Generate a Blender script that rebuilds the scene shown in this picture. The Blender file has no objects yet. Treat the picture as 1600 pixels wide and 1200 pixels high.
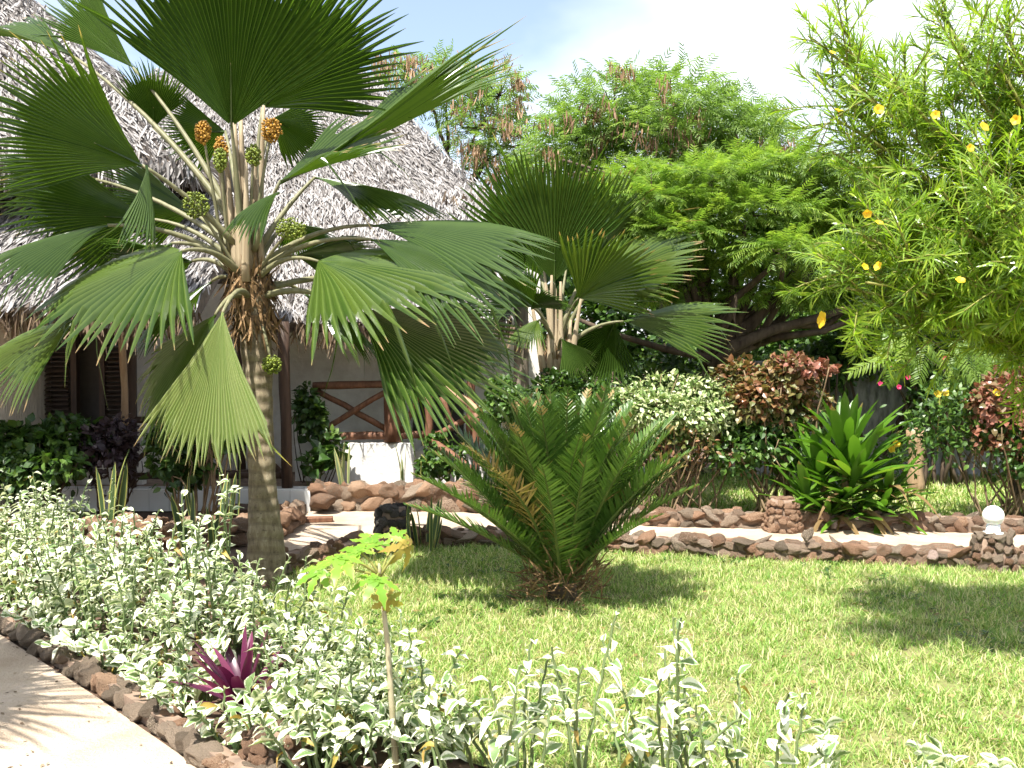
import bpy, math, random
import numpy as np
from mathutils import Vector, Matrix, noise
R = math.radians
rng = np.random.default_rng(11)
random.seed(11)
scn = bpy.context.scene
col = scn.collection

# ------------------------------------------------------------------ camera
CAM_Z, F, PITCH = 1.6, 1555.6, 1.5
cam = bpy.data.cameras.new('camera'); cam.lens = 35; cam.sensor_width = 36
cam.clip_start = 0.05; cam.clip_end = 600
cam_o = bpy.data.objects.new('camera', cam); col.objects.link(cam_o)
cam_o.location = (0, 0, CAM_Z); cam_o.rotation_euler = (R(90 - PITCH), 0, 0)
scn.camera = cam_o
# ------------------------------------------------------------------ light
SUN = Vector((-0.24, -0.46, 1.0)).normalized()
elev = math.asin(SUN.z); azim = math.atan2(SUN.x, SUN.y)
w = bpy.data.worlds.new('World'); scn.world = w; w.use_nodes = True
nt = w.node_tree; nt.nodes.clear()
out = nt.nodes.new('ShaderNodeOutputWorld'); bg = nt.nodes.new('ShaderNodeBackground')
sky = nt.nodes.new('ShaderNodeTexSky'); sky.sky_type = 'NISHITA'; sky.sun_disc = False
sky.sun_elevation = elev; sky.sun_rotation = azim; sky.air_density = 1.0; sky.dust_density = 1.5; sky.ozone_density = 1.5
tc = nt.nodes.new('ShaderNodeTexCoord'); mp = nt.nodes.new('ShaderNodeMapping')
mp.inputs['Location'].default_value = (3.38, 2.2, 0.5); mp.inputs['Scale'].default_value = (-1.0, 1.0, 1.7)
nz = nt.nodes.new('ShaderNodeTexNoise'); nz.inputs['Scale'].default_value = 1.6; nz.inputs['Detail'].default_value = 6; nz.inputs['Roughness'].default_value = 0.5
rp = nt.nodes.new('ShaderNodeValToRGB'); rp.color_ramp.elements[0].position = 0.40; rp.color_ramp.elements[1].position = 0.66; rp.color_ramp.elements[0].color = (.12, .12, .12, 1)
mx = nt.nodes.new('ShaderNodeMix'); mx.data_type = 'RGBA'
mx.inputs[7].default_value = (7.0, 7.1, 7.3, 1)
nt.links.new(tc.outputs['Generated'], mp.inputs['Vector']); nt.links.new(mp.outputs[0], nz.inputs['Vector'])
nt.links.new(nz.outputs['Fac'], rp.inputs[0]); nt.links.new(rp.outputs[0], mx.inputs[0])
nt.links.new(sky.outputs[0], mx.inputs[6]); nt.links.new(mx.outputs[2], bg.inputs['Color'])
bg.inputs['Strength'].default_value = 0.10
nt.links.new(bg.outputs[0], out.inputs[0])
sl = bpy.data.lights.new('sun', 'SUN'); sl.energy = 5.0; sl.angle = R(0.53); sl.color = (1.0, 0.955, 0.88)
so = bpy.data.objects.new('sun', sl); col.objects.link(so); so.rotation_euler = SUN.to_track_quat('Z', 'Y').to_euler(); so.location = (-4, -6, 12)
vs = scn.view_settings; vs.view_transform = 'Standard'; vs.look = 'None'; vs.gamma = 1; vs.exposure = 1.4; vs.use_curve_mapping = False
try:
    scn.cycles.use_denoising = True; scn.cycles.max_bounces = 5; scn.cycles.diffuse_bounces = 4; scn.cycles.use_adaptive_sampling = True; scn.cycles.adaptive_threshold = 0.03; scn.cycles.glossy_bounces = 2
    scn.cycles.transmission_bounces = 4; scn.cycles.transparent_max_bounces = 6; scn.cycles.caustics_reflective = False; scn.cycles.caustics_refractive = False
    scn.cycles.sample_clamp_indirect = 6
except Exception:
    pass

# ------------------------------------------------------------------ helpers
_cp, _sp = math.cos(R(PITCH)), math.sin(R(PITCH))
def px(x, y, d):
    """world point seen at photo pixel (x, y) at forward distance d"""
    cx, cy = (x - 800) / F, (600 - y) / F
    dy = _cp + cy * _sp; dz = -_sp + cy * _cp
    k = d / dy
    return Vector((cx * k, d, CAM_Z + dz * k))
def nrmz(a):
    return a / np.maximum(np.linalg.norm(a, axis=-1, keepdims=True), 1e-9)
def vec(a): return np.array(a, float)

class Geo:
    def __init__(s): s.V = []; s.F = []; s.M = []; s.A = {'rnd': [], 'edge': [], 'along': []}; s.n = 0
    def add(s, V, Fs, mat=0, rnd=0.5, edge=0.0, along=0.0):
        V = np.asarray(V, float).reshape(-1, 3); n = len(V)
        for k, v in (('rnd', rnd), ('edge', edge), ('along', along)):
            s.A[k].append(np.broadcast_to(np.asarray(v, float), (n,)).copy())
        s.V.append(V)
        if not isinstance(Fs, list): Fs = [Fs]
        for f in Fs:
            f = np.asarray(f, int)
            if len(f): s.F.append(f + s.n); s.M.append(np.full(len(f), mat, int))
        s.n += n
        return s
    def mesh(s, name, mats, smooth=True, origin=(0, 0, 0)):
        me = bpy.data.meshes.new(name)
        V = np.concatenate(s.V) - vec(origin)
        me.vertices.add(len(V)); me.vertices.foreach_set('co', V.astype(np.float32).ravel())
        loops = np.concatenate([f.ravel() for f in s.F]); tot = np.concatenate([np.full(len(f), f.shape[1]) for f in s.F])
        st = np.concatenate([[0], np.cumsum(tot)[:-1]])
        me.loops.add(len(loops)); me.loops.foreach_set('vertex_index', loops.astype(np.int32))
        me.polygons.add(len(tot)); me.polygons.foreach_set('loop_start', st.astype(np.int32))
        me.polygons.foreach_set('loop_total', tot.astype(np.int32))
        for m in (mats if isinstance(mats, (list, tuple)) else [mats]): me.materials.append(m)
        me.polygons.foreach_set('material_index', np.concatenate(s.M).astype(np.int32))
        me.polygons.foreach_set('use_smooth', np.full(len(tot), smooth))
        for k, v in s.A.items():
            a = me.attributes.new(k, 'FLOAT', 'POINT'); a.data.foreach_set('value', np.concatenate(v).astype(np.float32))
        me.update(calc_edges=True)
        return me
def obj(name, me, parent=None, loc=None, label=None, cat=None, group=None, kind=None):
    o = bpy.data.objects.new(name, me); col.objects.link(o)
    if parent is not None: o.parent = parent
    if loc is not None: o.location = loc
    if label: o['label'] = label
    if cat: o['category'] = cat
    if group: o['group'] = group
    if kind: o['kind'] = kind
    return o
def thing(name, label, cat, loc=(0, 0, 0), group=None):
    return obj(name, None, None, loc, label, cat, group)

def strips(B, D, N, L, W, ts, ws, bend=0.0, fold=0.0, cols=2, twist=0.0):
    """n leaves at once: B base, D direction, N upper normal, L length, W half width; ts/ws stations"""
    n = len(B); B = np.asarray(B, float); D = nrmz(np.asarray(D, float))
    N = np.asarray(N, float); N = nrmz(N - (N * D).sum(1, keepdims=True) * D); Sd = np.cross(D, N)
    L = np.broadcast_to(L, (n,)); W = np.broadcast_to(W, (n,)); bend = np.broadcast_to(bend, (n,))
    ts = vec(ts); ws = vec(ws); S = len(ts)
    t = ts[None, :, None]
    ab = np.maximum(np.abs(bend[:, None]), 1e-3) * 1.6
    x = np.sin(np.minimum(ab * ts[None, :], 1.5)) / ab
    P = B[:, None] + D[:, None] * (L[:, None] * x)[..., None] - N[:, None] * ((bend * L)[:, None] * ts[None, :] ** 2 * 0.8)[..., None]
    cs = [-1, 1] if cols == 2 else [-1, 0, 1]
    out_ = []
    for c in cs:
        hw = (W[:, None] * ws[None, :])[..., None]
        out_.append(P + Sd[:, None] * hw * c + N[:, None] * hw * fold * abs(c))
    V = np.stack(out_, 2)            # n,S,cols,3
    k = len(cs); per = S * k
    f = []
    for i in range(S - 1):
        for c in range(k - 1):
            f.append([i * k + c, i * k + c + 1, (i + 1) * k + c + 1, (i + 1) * k + c])
    f = np.array(f); Fq = (f[None] + (np.arange(n) * per)[:, None, None]).reshape(-1, 4)
    edge = np.tile(np.abs(vec(cs)), (n * S, 1)).ravel(); along = np.repeat(np.tile(ts, n), k)
    return V.reshape(-1, 3), Fq, np.repeat(np.arange(n), per), edge, along
def add_leaves(g, B, D, N, L, W, ts, ws, mat=0, rnd=None, **kw):
    V, Fq, idx, e, a = strips(B, D, N, L, W, ts, ws, **kw)
    r = rng.random(len(B)) if rnd is None else np.broadcast_to(rnd, (len(B),))
    g.add(V, Fq, mat, r[idx], e, a)
def tube(g, pts, rad, sides=6, mat=0, rnd=0.5, cap=True, jit=0.0):
    P = np.array([list(p) for p in pts], float); n = len(P); rad = np.broadcast_to(np.asarray(rad, float), (n,))
    T = nrmz(np.gradient(P, axis=0)); up = vec((0.13, 0.21, 0.97)) if abs(T[0][2]) < 0.9 else vec((1, 0.1, 0))
    A = nrmz(np.cross(T, up)); Bn = np.cross(T, A)
    th = np.linspace(0, 2 * np.pi, sides, endpoint=False)
    rr = rad[:, None] * (1 + jit * (rng.random((n, sides)) - .5))
    V = P[:, None] + rr[..., None] * (np.cos(th)[None, :, None] * A[:, None] + np.sin(th)[None, :, None] * Bn[:, None])
    f = [[i * sides + j, i * sides + (j + 1) % sides, (i + 1) * sides + (j + 1) % sides, (i + 1) * sides + j] for i in range(n - 1) for j in range(sides)]
    fs = [np.array(f)]
    if cap: fs += [np.array([list(range(sides))[::-1]]), np.array([[(n - 1) * sides + j for j in range(sides)]])]
    g.add(V.reshape(-1, 3), fs, mat, rnd, 0, np.repeat(np.linspace(0, 1, n), sides))
def bez(a, b, c, n=8):
    a, b, c = Vector(a), Vector(b), Vector(c)
    return [(1 - t) ** 2 * a + 2 * t * (1 - t) * b + t * t * c for t in [i / (n - 1) for i in range(n)]]
def wob(pts, amt):
    return [Vector(p) + Vector(rng.normal(0, amt, 3)) * (0 if i in (0,) else 1) for i, p in enumerate(pts)]
def boxg(g, c, s, mat=0, rot=0.0, bev=0.0):
    x, y, z = [k / 2 for k in s]
    V = np.array([[-x, -y, -z], [x, -y, -z], [x, y, -z], [-x, y, -z], [-x, -y, z], [x, -y, z], [x, y, z], [-x, y, z]])
    ca, sa = math.cos(rot), math.sin(rot)
    V = V @ np.array([[ca, sa, 0], [-sa, ca, 0], [0, 0, 1]]) + vec(c)
    g.add(V, np.array([[0, 3, 2, 1], [4, 5, 6, 7], [0, 1, 5, 4], [1, 2, 6, 5], [2, 3, 7, 6], [3, 0, 4, 7]]), mat)
def box(name, c, s, m, parent, rot=0.0, **kw):
    g = Geo(); boxg(g, (0, 0, 0), s, 0, rot)
    o = obj(name, g.mesh(name, m, False), parent, Vector(c) - (Vector(parent.location) if parent is not None else Vector()), **kw)
    b = o.modifiers.new('bevel', 'BEVEL'); b.width = min(0.008, min(s) * 0.2); b.segments = 1
    return o
def sphere_dirs(n, zmin=-1.0):
    z = rng.uniform(zmin, 1, n); a = rng.uniform(0, 2 * np.pi, n); r = np.sqrt(1 - z * z)
    return np.stack([r * np.cos(a), r * np.sin(a), z], 1)

# ------------------------------------------------------------------ materials
def newmat(name):
    m = bpy.data.materials.new(name); m.use_nodes = True; t = m.node_tree; t.nodes.clear()
    o = t.nodes.new('ShaderNodeOutputMaterial'); p = t.nodes.new('ShaderNodeBsdfPrincipled'); t.links.new(p.outputs[0], o.inputs[0])
    return m, t, p, o
def N_(t, kind, **inp):
    n = t.nodes.new(kind)
    for k, v in inp.items(): n.inputs[k.replace('_', ' ')].default_value = v
    return n
def ramp(t, src, stops):
    r = t.nodes.new('ShaderNodeValToRGB'); e = r.color_ramp.elements
    while len(e) < len(stops): e.new(0.5)
    for k, (p, c) in enumerate(stops): e[k].position = p; e[k].color = (*c, 1) if len(c) == 3 else c
    t.links.new(src, r.inputs[0]); return r.outputs[0]
def mixc(t, fac, a, b, mode='MIX'):
    m = t.nodes.new('ShaderNodeMix'); m.data_type = 'RGBA'; m.blend_type = mode
    for s, i in ((fac, 0), (a, 6), (b, 7)):
        if isinstance(s, (int, float)): m.inputs[i].default_value = s
        elif isinstance(s, tuple): m.inputs[i].default_value = (*s, 1) if len(s) == 3 else s
        else: t.links.new(s, m.inputs[i])
    return m.outputs[2]
def mathn(t, op, a, b):
    m = t.nodes.new('ShaderNodeMath'); m.operation = op
    for s, i in ((a, 0), (b, 1)):
        if isinstance(s, (int, float)): m.inputs[i].default_value = s
        else: t.links.new(s, m.inputs[i])
    return m.outputs[0]
def attr(t, name):
    a = t.nodes.new('ShaderNodeAttribute'); a.attribute_name = name; return a.outputs['Fac']
def noise_out(t, scale, detail=4, rough=0.55, coord='Object', vscale=None):
    tc = t.nodes.new('ShaderNodeTexCoord'); n = N_(t, 'ShaderNodeTexNoise', Scale=scale, Detail=detail, Roughness=rough)
    s = tc.outputs[coord]
    if vscale:
        mp = t.nodes.new('ShaderNodeMapping'); mp.inputs['Scale'].default_value = vscale; t.links.new(s, mp.inputs[0]); s = mp.outputs[0]
    t.links.new(s, n.inputs['Vector']); return n.outputs['Fac']
def bump(t, p, src, strength, dist=0.01):
    b = t.nodes.new('ShaderNodeBump'); b.inputs['Strength'].default_value = strength; b.inputs['Distance'].default_value = dist
    t.links.new(src, b.inputs['Height']); t.links.new(b.outputs[0], p.inputs['Normal'])
def leaf_out(t, p, o, colour, transl, boost=(1.25, 1.35, 0.7)):
    tr = t.nodes.new('ShaderNodeBsdfTranslucent'); ms = t.nodes.new('ShaderNodeMixShader'); ms.inputs[0].default_value = transl
    c = mixc(t, 1.0, colour, boost, 'MULTIPLY'); t.links.new(c, tr.inputs[0])
    t.links.new(p.outputs[0], ms.inputs[1]); t.links.new(tr.outputs[0], ms.inputs[2]); t.links.new(ms.outputs[0], o.inputs[0])
def leafmat(name, stops, rough=0.45, transl=0.3, spec=0.4, tip=None, edge=None, boost=(1.25, 1.35, 0.7), patch=0.25):
    """stops: colours picked by each leaf's own random value; tip / edge: (colour, from, to) along or across the leaf"""
    m, t, p, o = newmat(name)
    oi = t.nodes.new('ShaderNodeObjectInfo')
    r = mathn(t, 'FRACT', mathn(t, 'ADD', attr(t, 'rnd'), mathn(t, 'MULTIPLY', oi.outputs['Random'], 0.35)), 0)
    c = ramp(t, r, stops)
    if patch:
        n = noise_out(t, 1.6, 3); c = mixc(t, ramp(t, n, [(0.35, (0, 0, 0)), (0.7, (patch, patch, patch))]), c, stops[-1][1])
    if edge:
        e = ramp(t, attr(t, 'edge'), [(edge[1], (0, 0, 0)), (edge[2], (1, 1, 1))]); c = mixc(t, e, c, edge[0])
    if tip:
        jit = mathn(t, 'ADD', attr(t, 'along'), mathn(t, 'MULTIPLY', mathn(t, 'SUBTRACT', attr(t, 'rnd'), 0.5), 0.16))
        e = ramp(t, jit, [(tip[1], (0, 0, 0)), (tip[2], (1, 1, 1))]); c = mixc(t, e, c, tip[0])
    t.links.new(c, p.inputs['Base Color']); p.inputs['Roughness'].default_value = rough; p.inputs['Specular IOR Level'].default_value = spec
    if transl: leaf_out(t, p, o, c, transl, boost)
    return m
def woodmat(name, a, b, scale=(30, 30, 4), rough=0.75, bm=0.5):
    m, t, p, o = newmat(name); n = noise_out(t, 1.0, 6, 0.6, 'Object', scale)
    t.links.new(ramp(t, n, [(0.3, a), (0.7, b)]), p.inputs['Base Color']); p.inputs['Roughness'].default_value = rough
    p.inputs['Specular IOR Level'].default_value = 0.25; bump(t, p, n, bm, 0.01); return m
def stonemat(name, stops, grime=(0.085, 0.065, 0.048)):
    m, t, p, o = newmat(name); oi = t.nodes.new('ShaderNodeObjectInfo')
    n1 = noise_out(t, 9, 5, 0.65); n2 = noise_out(t, 38, 4, 0.7)
    r = mathn(t, 'FRACT', mathn(t, 'ADD', oi.outputs['Random'], mathn(t, 'MULTIPLY', mathn(t, 'SUBTRACT', n1, 0.5), 0.7)), 0)
    c = ramp(t, r, stops); c = mixc(t, ramp(t, n2, [(0.28, (0.85,) * 3), (0.5, (0, 0, 0))]), c, grime)
    t.links.new(c, p.inputs['Base Color']); p.inputs['Roughness'].default_value = 0.92; p.inputs['Specular IOR Level'].default_value = 0.15
    bump(t, p, mathn(t, 'ADD', n2, mathn(t, 'MULTIPLY', n1, 2.0)), 0.9, 0.02); return m
def plainmat(name, c, rough=0.6, var=0.15, scale=12, bm=0.2):
    m, t, p, o = newmat(name); n = noise_out(t, scale, 5, 0.6)
    t.links.new(ramp(t, n, [(0.3, tuple(k * (1 - var) for k in c)), (0.7, tuple(min(1, k * (1 + var)) for k in c))]), p.inputs['Base Color'])
    p.inputs['Roughness'].default_value = rough; bump(t, p, n, bm, 0.01); return m

M = {}
M['frond'] = leafmat('palm_frond', [(0.0, (0.020, 0.048, 0.007)), (0.5, (0.032, 0.070, 0.009)), (1.0, (0.052, 0.096, 0.012))], 0.27, 0.34, 0.6, tip=((0.34, 0.26, 0.13), 0.95, 1.04), edge=((0.085, 0.145, 0.028), 0.55, 1.0), boost=(1.5, 1.6, 0.6), patch=0.3)
M['frond_old'] = leafmat('old_palm_frond', [(0.0, (0.024, 0.060, 0.009)), (0.5, (0.040, 0.088, 0.013)), (1.0, (0.095, 0.145, 0.022))], 0.25, 0.3, 0.65, tip=((0.40, 0.28, 0.14), 0.94, 1.03), edge=((0.13, 0.195, 0.042), 0.5, 1.0), boost=(1.4, 1.4, 0.6), patch=0.35)
M['frond_sun'] = leafmat('sunlit_tone_hanging_frond', [(0.0, (0.10, 0.18, 0.04)), (0.5, (0.18, 0.27, 0.07)), (1.0, (0.32, 0.37, 0.15))], 0.24, 0.3, 0.7, tip=((0.44, 0.32, 0.18), 0.93, 1.02), edge=((0.36, 0.42, 0.18), 0.5, 1.0), boost=(1.3, 1.3, 0.6), patch=0.3)  # older yellowish leaf; brightness of full sun is painted into its colours
M['petiole'] = woodmat('palm_petiole', (0.12, 0.125, 0.06), (0.22, 0.205, 0.12), (20, 20, 3), 0.5, 0.15)
M['crownshaft'] = woodmat('petiole_bases', (0.22, 0.165, 0.10), (0.40, 0.33, 0.22), (40, 40, 2), 0.7, 0.4)
M['fibre'] = woodmat('palm_fibre', (0.055, 0.032, 0.016), (0.30, 0.19, 0.09), (60, 60, 9), 0.9, 0.8)
def trunkmat():
    m, t, p, o = newmat('palm_trunk'); tc = t.nodes.new('ShaderNodeTexCoord')
    wv = N_(t, 'ShaderNodeTexWave', Scale=3.2, Distortion=3.5, Detail=3.0); wv.bands_direction = 'Z'; t.links.new(tc.outputs['Object'], wv.inputs[0])
    n = noise_out(t, 1.0, 6, 0.65, 'Object', (26, 26, 9)); n2 = noise_out(t, 1.0, 4, 0.6, 'Object', (30, 30, 55))
    c = ramp(t, n, [(0.3, (0.10, 0.075, 0.045)), (0.55, (0.21, 0.17, 0.105)), (0.75, (0.33, 0.29, 0.20))])
    c = mixc(t, ramp(t, wv.outputs['Fac'], [(0.05, (0.4,) * 3), (0.2, (0, 0, 0))]), c, (0.09, 0.066, 0.042))
    c = mixc(t, ramp(t, n2, [(0.3, (0.7,) * 3), (0.42, (0, 0, 0))]), c, (0.05, 0.035, 0.02))
    t.links.new(c, p.inputs['Base Color']); p.inputs['Roughness'].default_value = 0.9
    bump(t, p, mathn(t, 'ADD', wv.outputs['Fac'], n), 0.5, 0.02); return m
M['trunk'] = trunkmat()
M['bark'] = woodmat('dark_bark', (0.035, 0.024, 0.016), (0.11, 0.08, 0.055), (14, 14, 3), 0.9, 0.8)
M['bark_pale'] = woodmat('grey_bark', (0.12, 0.10, 0.075), (0.25, 0.21, 0.16), (14, 14, 3), 0.9, 0.6)
M['twig'] = woodmat('shrub_twig', (0.12, 0.08, 0.045), (0.26, 0.19, 0.11), (14, 14, 4), 0.85, 0.4)
M['twig_green'] = woodmat('green_yellow_twig', (0.13, 0.15, 0.03), (0.26, 0.25, 0.07), (14, 14, 4), 0.6, 0.2)
M['fruit_orange'] = leafmat('orange_fruit', [(0, (0.24, 0.11, 0.012)), (1, (0.42, 0.23, 0.025))], 0.5, 0.0)
M['fruit_green'] = leafmat('green_fruit', [(0, (0.06, 0.09, 0.012)), (1, (0.20, 0.25, 0.025))], 0.45, 0.0)
M['cycad'] = leafmat('cycad_leaflet', [(0, (0.036, 0.085, 0.017)), (0.6, (0.064, 0.130, 0.024)), (1, (0.11, 0.185, 0.034))], 0.28, 0.25, 0.6, patch=0.2)
M['cycad_brown'] = leafmat('dry_cycad_leaflet', [(0, (0.10, 0.085, 0.02)), (0.5, (0.20, 0.14, 0.05)), (1, (0.34, 0.25, 0.12))], 0.6, 0.2, 0.3)
M['rachis'] = woodmat('cycad_rachis', (0.05, 0.085, 0.02), (0.12, 0.15, 0.04), (10, 10, 10), 0.5, 0.1)
M['grass'] = leafmat('grass_blade', [(0, (0.13, 0.25, 0.04)), (0.42, (0.22, 0.35, 0.075)), (0.62, (0.36, 0.43, 0.14)), (0.82, (0.52, 0.50, 0.25)), (1, (0.62, 0.54, 0.36))], 0.55, 0.4, 0.3, patch=0.0)
M['theve'] = leafmat('oleander_leaf', [(0, (0.12, 0.22, 0.025)), (0.55, (0.19, 0.32, 0.035)), (1, (0.33, 0.42, 0.05))], 0.3, 0.5, 0.55, boost=(1.3, 1.35, 0.5))
M['leuc'] = leafmat('feathery_leaf', [(0, (0.11, 0.19, 0.045)), (0.6, (0.17, 0.27, 0.065)), (1, (0.26, 0.36, 0.10))], 0.5, 0.5, 0.3)
M['delo'] = leafmat('fern_like_leaf', [(0, (0.09, 0.17, 0.028)), (0.6, (0.15, 0.25, 0.04)), (1, (0.27, 0.36, 0.06))], 0.45, 0.5, 0.35)
M['pod'] = leafmat('dry_pod', [(0, (0.12, 0.065, 0.035)), (0.6, (0.24, 0.14, 0.08)), (1, (0.40, 0.27, 0.16))], 0.6, 0.15, 0.3)
M['hedge'] = leafmat('hedge_leaf', [(0, (0.028, 0.070, 0.014)), (0.6, (0.050, 0.115, 0.020)), (1, (0.11, 0.19, 0.03))], 0.4, 0.3, 0.45)
M['darkleaf'] = leafmat('dark_leaf', [(0, (0.022, 0.052, 0.014)), (0.6, (0.036, 0.085, 0.016)), (1, (0.09, 0.15, 0.02))], 0.38, 0.25, 0.45)
M['purpleleaf'] = leafmat('dark_purple_leaf', [(0, (0.035, 0.022, 0.030)), (1, (0.085, 0.06, 0.065))], 0.4, 0.2, 0.45, boost=(1.2, 1, 1))
M['acal'] = leafmat('copper_leaf', [(0, (0.08, 0.125, 0.026)), (0.35, (0.14, 0.16, 0.045)), (0.6, (0.20, 0.145, 0.055)), (0.85, (0.23, 0.10, 0.05)), (1, (0.29, 0.15, 0.085))], 0.36, 0.3, 0.5, boost=(1.3, 1.05, 0.7))
M['acal_red'] = leafmat('red_copper_leaf', [(0, (0.09, 0.12, 0.03)), (0.3, (0.16, 0.10, 0.045)), (0.6, (0.23, 0.085, 0.05)), (1, (0.31, 0.14, 0.10))], 0.36, 0.3, 0.5, boost=(1.3, 0.95, 0.8))
M['variehedge'] = leafmat('variegated_hedge_leaf', [(0, (0.10, 0.17, 0.045)), (0.4, (0.22, 0.31, 0.10)), (0.75, (0.50, 0.55, 0.28)), (1, (0.72, 0.74, 0.50))], 0.4, 0.3, 0.45, boost=(1.1, 1.15, 0.8), patch=0.0)
M['strap'] = leafmat('strap_leaf', [(0, (0.045, 0.12, 0.012)), (0.6, (0.085, 0.20, 0.018)), (1, (0.17, 0.29, 0.03))], 0.3, 0.32, 0.55, tip=((0.20, 0.16, 0.05), 0.97, 1.06))
M['strap_dry'] = leafmat('dry_strap_leaf', [(0, (0.14, 0.09, 0.035)), (1, (0.28, 0.19, 0.08))], 0.6, 0.2, 0.3)
M['sansev'] = leafmat('snake_plant_leaf', [(0, (0.030, 0.060, 0.022)), (1, (0.060, 0.105, 0.035))], 0.4, 0.12, 0.45, edge=((0.36, 0.36, 0.10), 0.62, 0.72))
M['sansev_pale'] = leafmat('pale_snake_plant_leaf', [(0, (0.15, 0.20, 0.09)), (1, (0.24, 0.28, 0.13))], 0.4, 0.12, 0.45, edge=((0.45, 0.44, 0.18), 0.55, 0.7))
M['purple'] = leafmat('purple_sword_leaf', [(0, (0.060, 0.010, 0.035)), (0.6, (0.11, 0.018, 0.060)), (1, (0.19, 0.045, 0.095))], 0.3, 0.25, 0.55, boost=(1.4, 0.6, 1.0))
M['papaya'] = leafmat('papaya_leaf', [(0, (0.11, 0.25, 0.02)), (1, (0.19, 0.34, 0.035))], 0.4, 0.38, 0.4, edge=((0.42, 0.33, 0.08), 0.80, 1.0))
M['papaya_dry'] = leafmat('wilted_papaya_leaf', [(0, (0.20, 0.24, 0.03)), (0.5, (0.33, 0.28, 0.05)), (1, (0.34, 0.22, 0.07))], 0.5, 0.3, 0.3)
M['papaya_stem'] = woodmat('papaya_stem', (0.26, 0.23, 0.13), (0.42, 0.38, 0.25), (20, 20, 10), 0.7, 0.3)
M['flower_y'] = leafmat('yellow_petal', [(0, (0.72, 0.46, 0.02)), (1, (0.85, 0.62, 0.05))], 0.5, 0.35, 0.3, boost=(1.1, 1.0, 0.5))
M['flower_r'] = leafmat('crimson_petal', [(0, (0.50, 0.02, 0.06)), (1, (0.62, 0.05, 0.16))], 0.5, 0.35, 0.3, boost=(1.2, 0.8, 0.9))
def variemat():
    m, t, p, o = newmat('white_edged_leaf'); oi = t.nodes.new('ShaderNodeObjectInfo')
    n = noise_out(t, 28, 3, 0.6); n2 = noise_out(t, 90, 3, 0.6)
    e = mathn(t, 'ADD', mathn(t, 'ADD', attr(t, 'edge'), mathn(t, 'MULTIPLY', mathn(t, 'SUBTRACT', n, 0.5), 1.1)), mathn(t, 'MULTIPLY', mathn(t, 'SUBTRACT', oi.outputs['Random'], 0.5), 0.75))
    e = mathn(t, 'ADD', e, mathn(t, 'MULTIPLY', mathn(t, 'SUBTRACT', attr(t, 'rnd'), 0.5), 0.5))
    g = ramp(t, oi.outputs['Random'], [(0, (0.10, 0.19, 0.055)), (0.6, (0.16, 0.25, 0.075)), (1, (0.26, 0.34, 0.10))])
    g = mixc(t, ramp(t, n2, [(0.4, (0, 0, 0)), (0.62, (0.4,) * 3)]), g, (0.36, 0.44, 0.22))
    wv = ramp(t, n2, [(0.3, (0.66, 0.69, 0.42)), (0.6, (0.80, 0.81, 0.66))])
    c = mixc(t, ramp(t, e, [(0.26, (0, 0, 0)), (0.42, (1, 1, 1))]), g, wv)
    t.links.new(c, p.inputs['Base Color']); p.inputs['Roughness'].default_value = 0.38; p.inputs['Specular IOR Level'].default_value = 0.45
    leaf_out(t, p, o, c, 0.28, (1.0, 1.08, 0.72)); return m
M['varie'] = variemat()
M['varie_stem'] = woodmat('green_succulent_stem', (0.08, 0.12, 0.045), (0.16, 0.21, 0.085), (20, 20, 10), 0.5, 0.1)
ST = [(0.0, (0.16, 0.115, 0.085)), (0.22, (0.27, 0.155, 0.095)), (0.45, (0.22, 0.165, 0.12)), (0.65, (0.30, 0.17, 0.105)), (0.82, (0.29, 0.225, 0.165)), (1.0, (0.38, 0.27, 0.19))]
M['stone'] = stonemat('red_brown_stone', ST)
M['stone_warm'] = stonemat('orange_brown_stone', [(0, (0.27, 0.155, 0.095)), (0.5, (0.36, 0.22, 0.14)), (1, (0.44, 0.30, 0.20))], (0.12, 0.07, 0.045))
M['coral'] = stonemat('grey_coral_stone', [(0, (0.15, 0.118, 0.085)), (0.5, (0.26, 0.20, 0.145)), (1, (0.38, 0.30, 0.225))])
M['darkcoral'] = stonemat('dark_coral_stone', [(0, (0.05, 0.047, 0.043)), (1, (0.15, 0.135, 0.12))], (0.02, 0.02, 0.018))
M['pinkcoral'] = stonemat('pink_coral_stone', [(0, (0.42, 0.30, 0.25)), (1, (0.55, 0.42, 0.36))], (0.2, 0.14, 0.11))
M['mortar'] = plainmat('earth_mortar', (0.20, 0.14, 0.10), 0.95, 0.35, 14, 0.8)
M['soil'] = plainmat('red_soil', (0.075, 0.044, 0.027), 0.97, 0.45, 7, 0.9)
def sandmat():
    m, t, p, o = newmat('coral_sand'); n = noise_out(t, 2.2, 6, 0.65); n2 = noise_out(t, 60, 3, 0.7)
    c = ramp(t, n, [(0.28, (0.34, 0.26, 0.185)), (0.5, (0.45, 0.36, 0.27)), (0.75, (0.53, 0.44, 0.35))])
    c = mixc(t, ramp(t, n2, [(0.3, (0.35,) * 3), (0.45, (0, 0, 0))]), c, (0.32, 0.23, 0.16))
    t.links.new(c, p.inputs['Base Color']); p.inputs['Roughness'].default_value = 0.95; p.inputs['Specular IOR Level'].default_value = 0.1
    bump(t, p, mathn(t, 'ADD', n, mathn(t, 'MULTIPLY', n2, 0.6)), 0.8, 0.03); return m
M['sand'] = sandmat()
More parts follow.
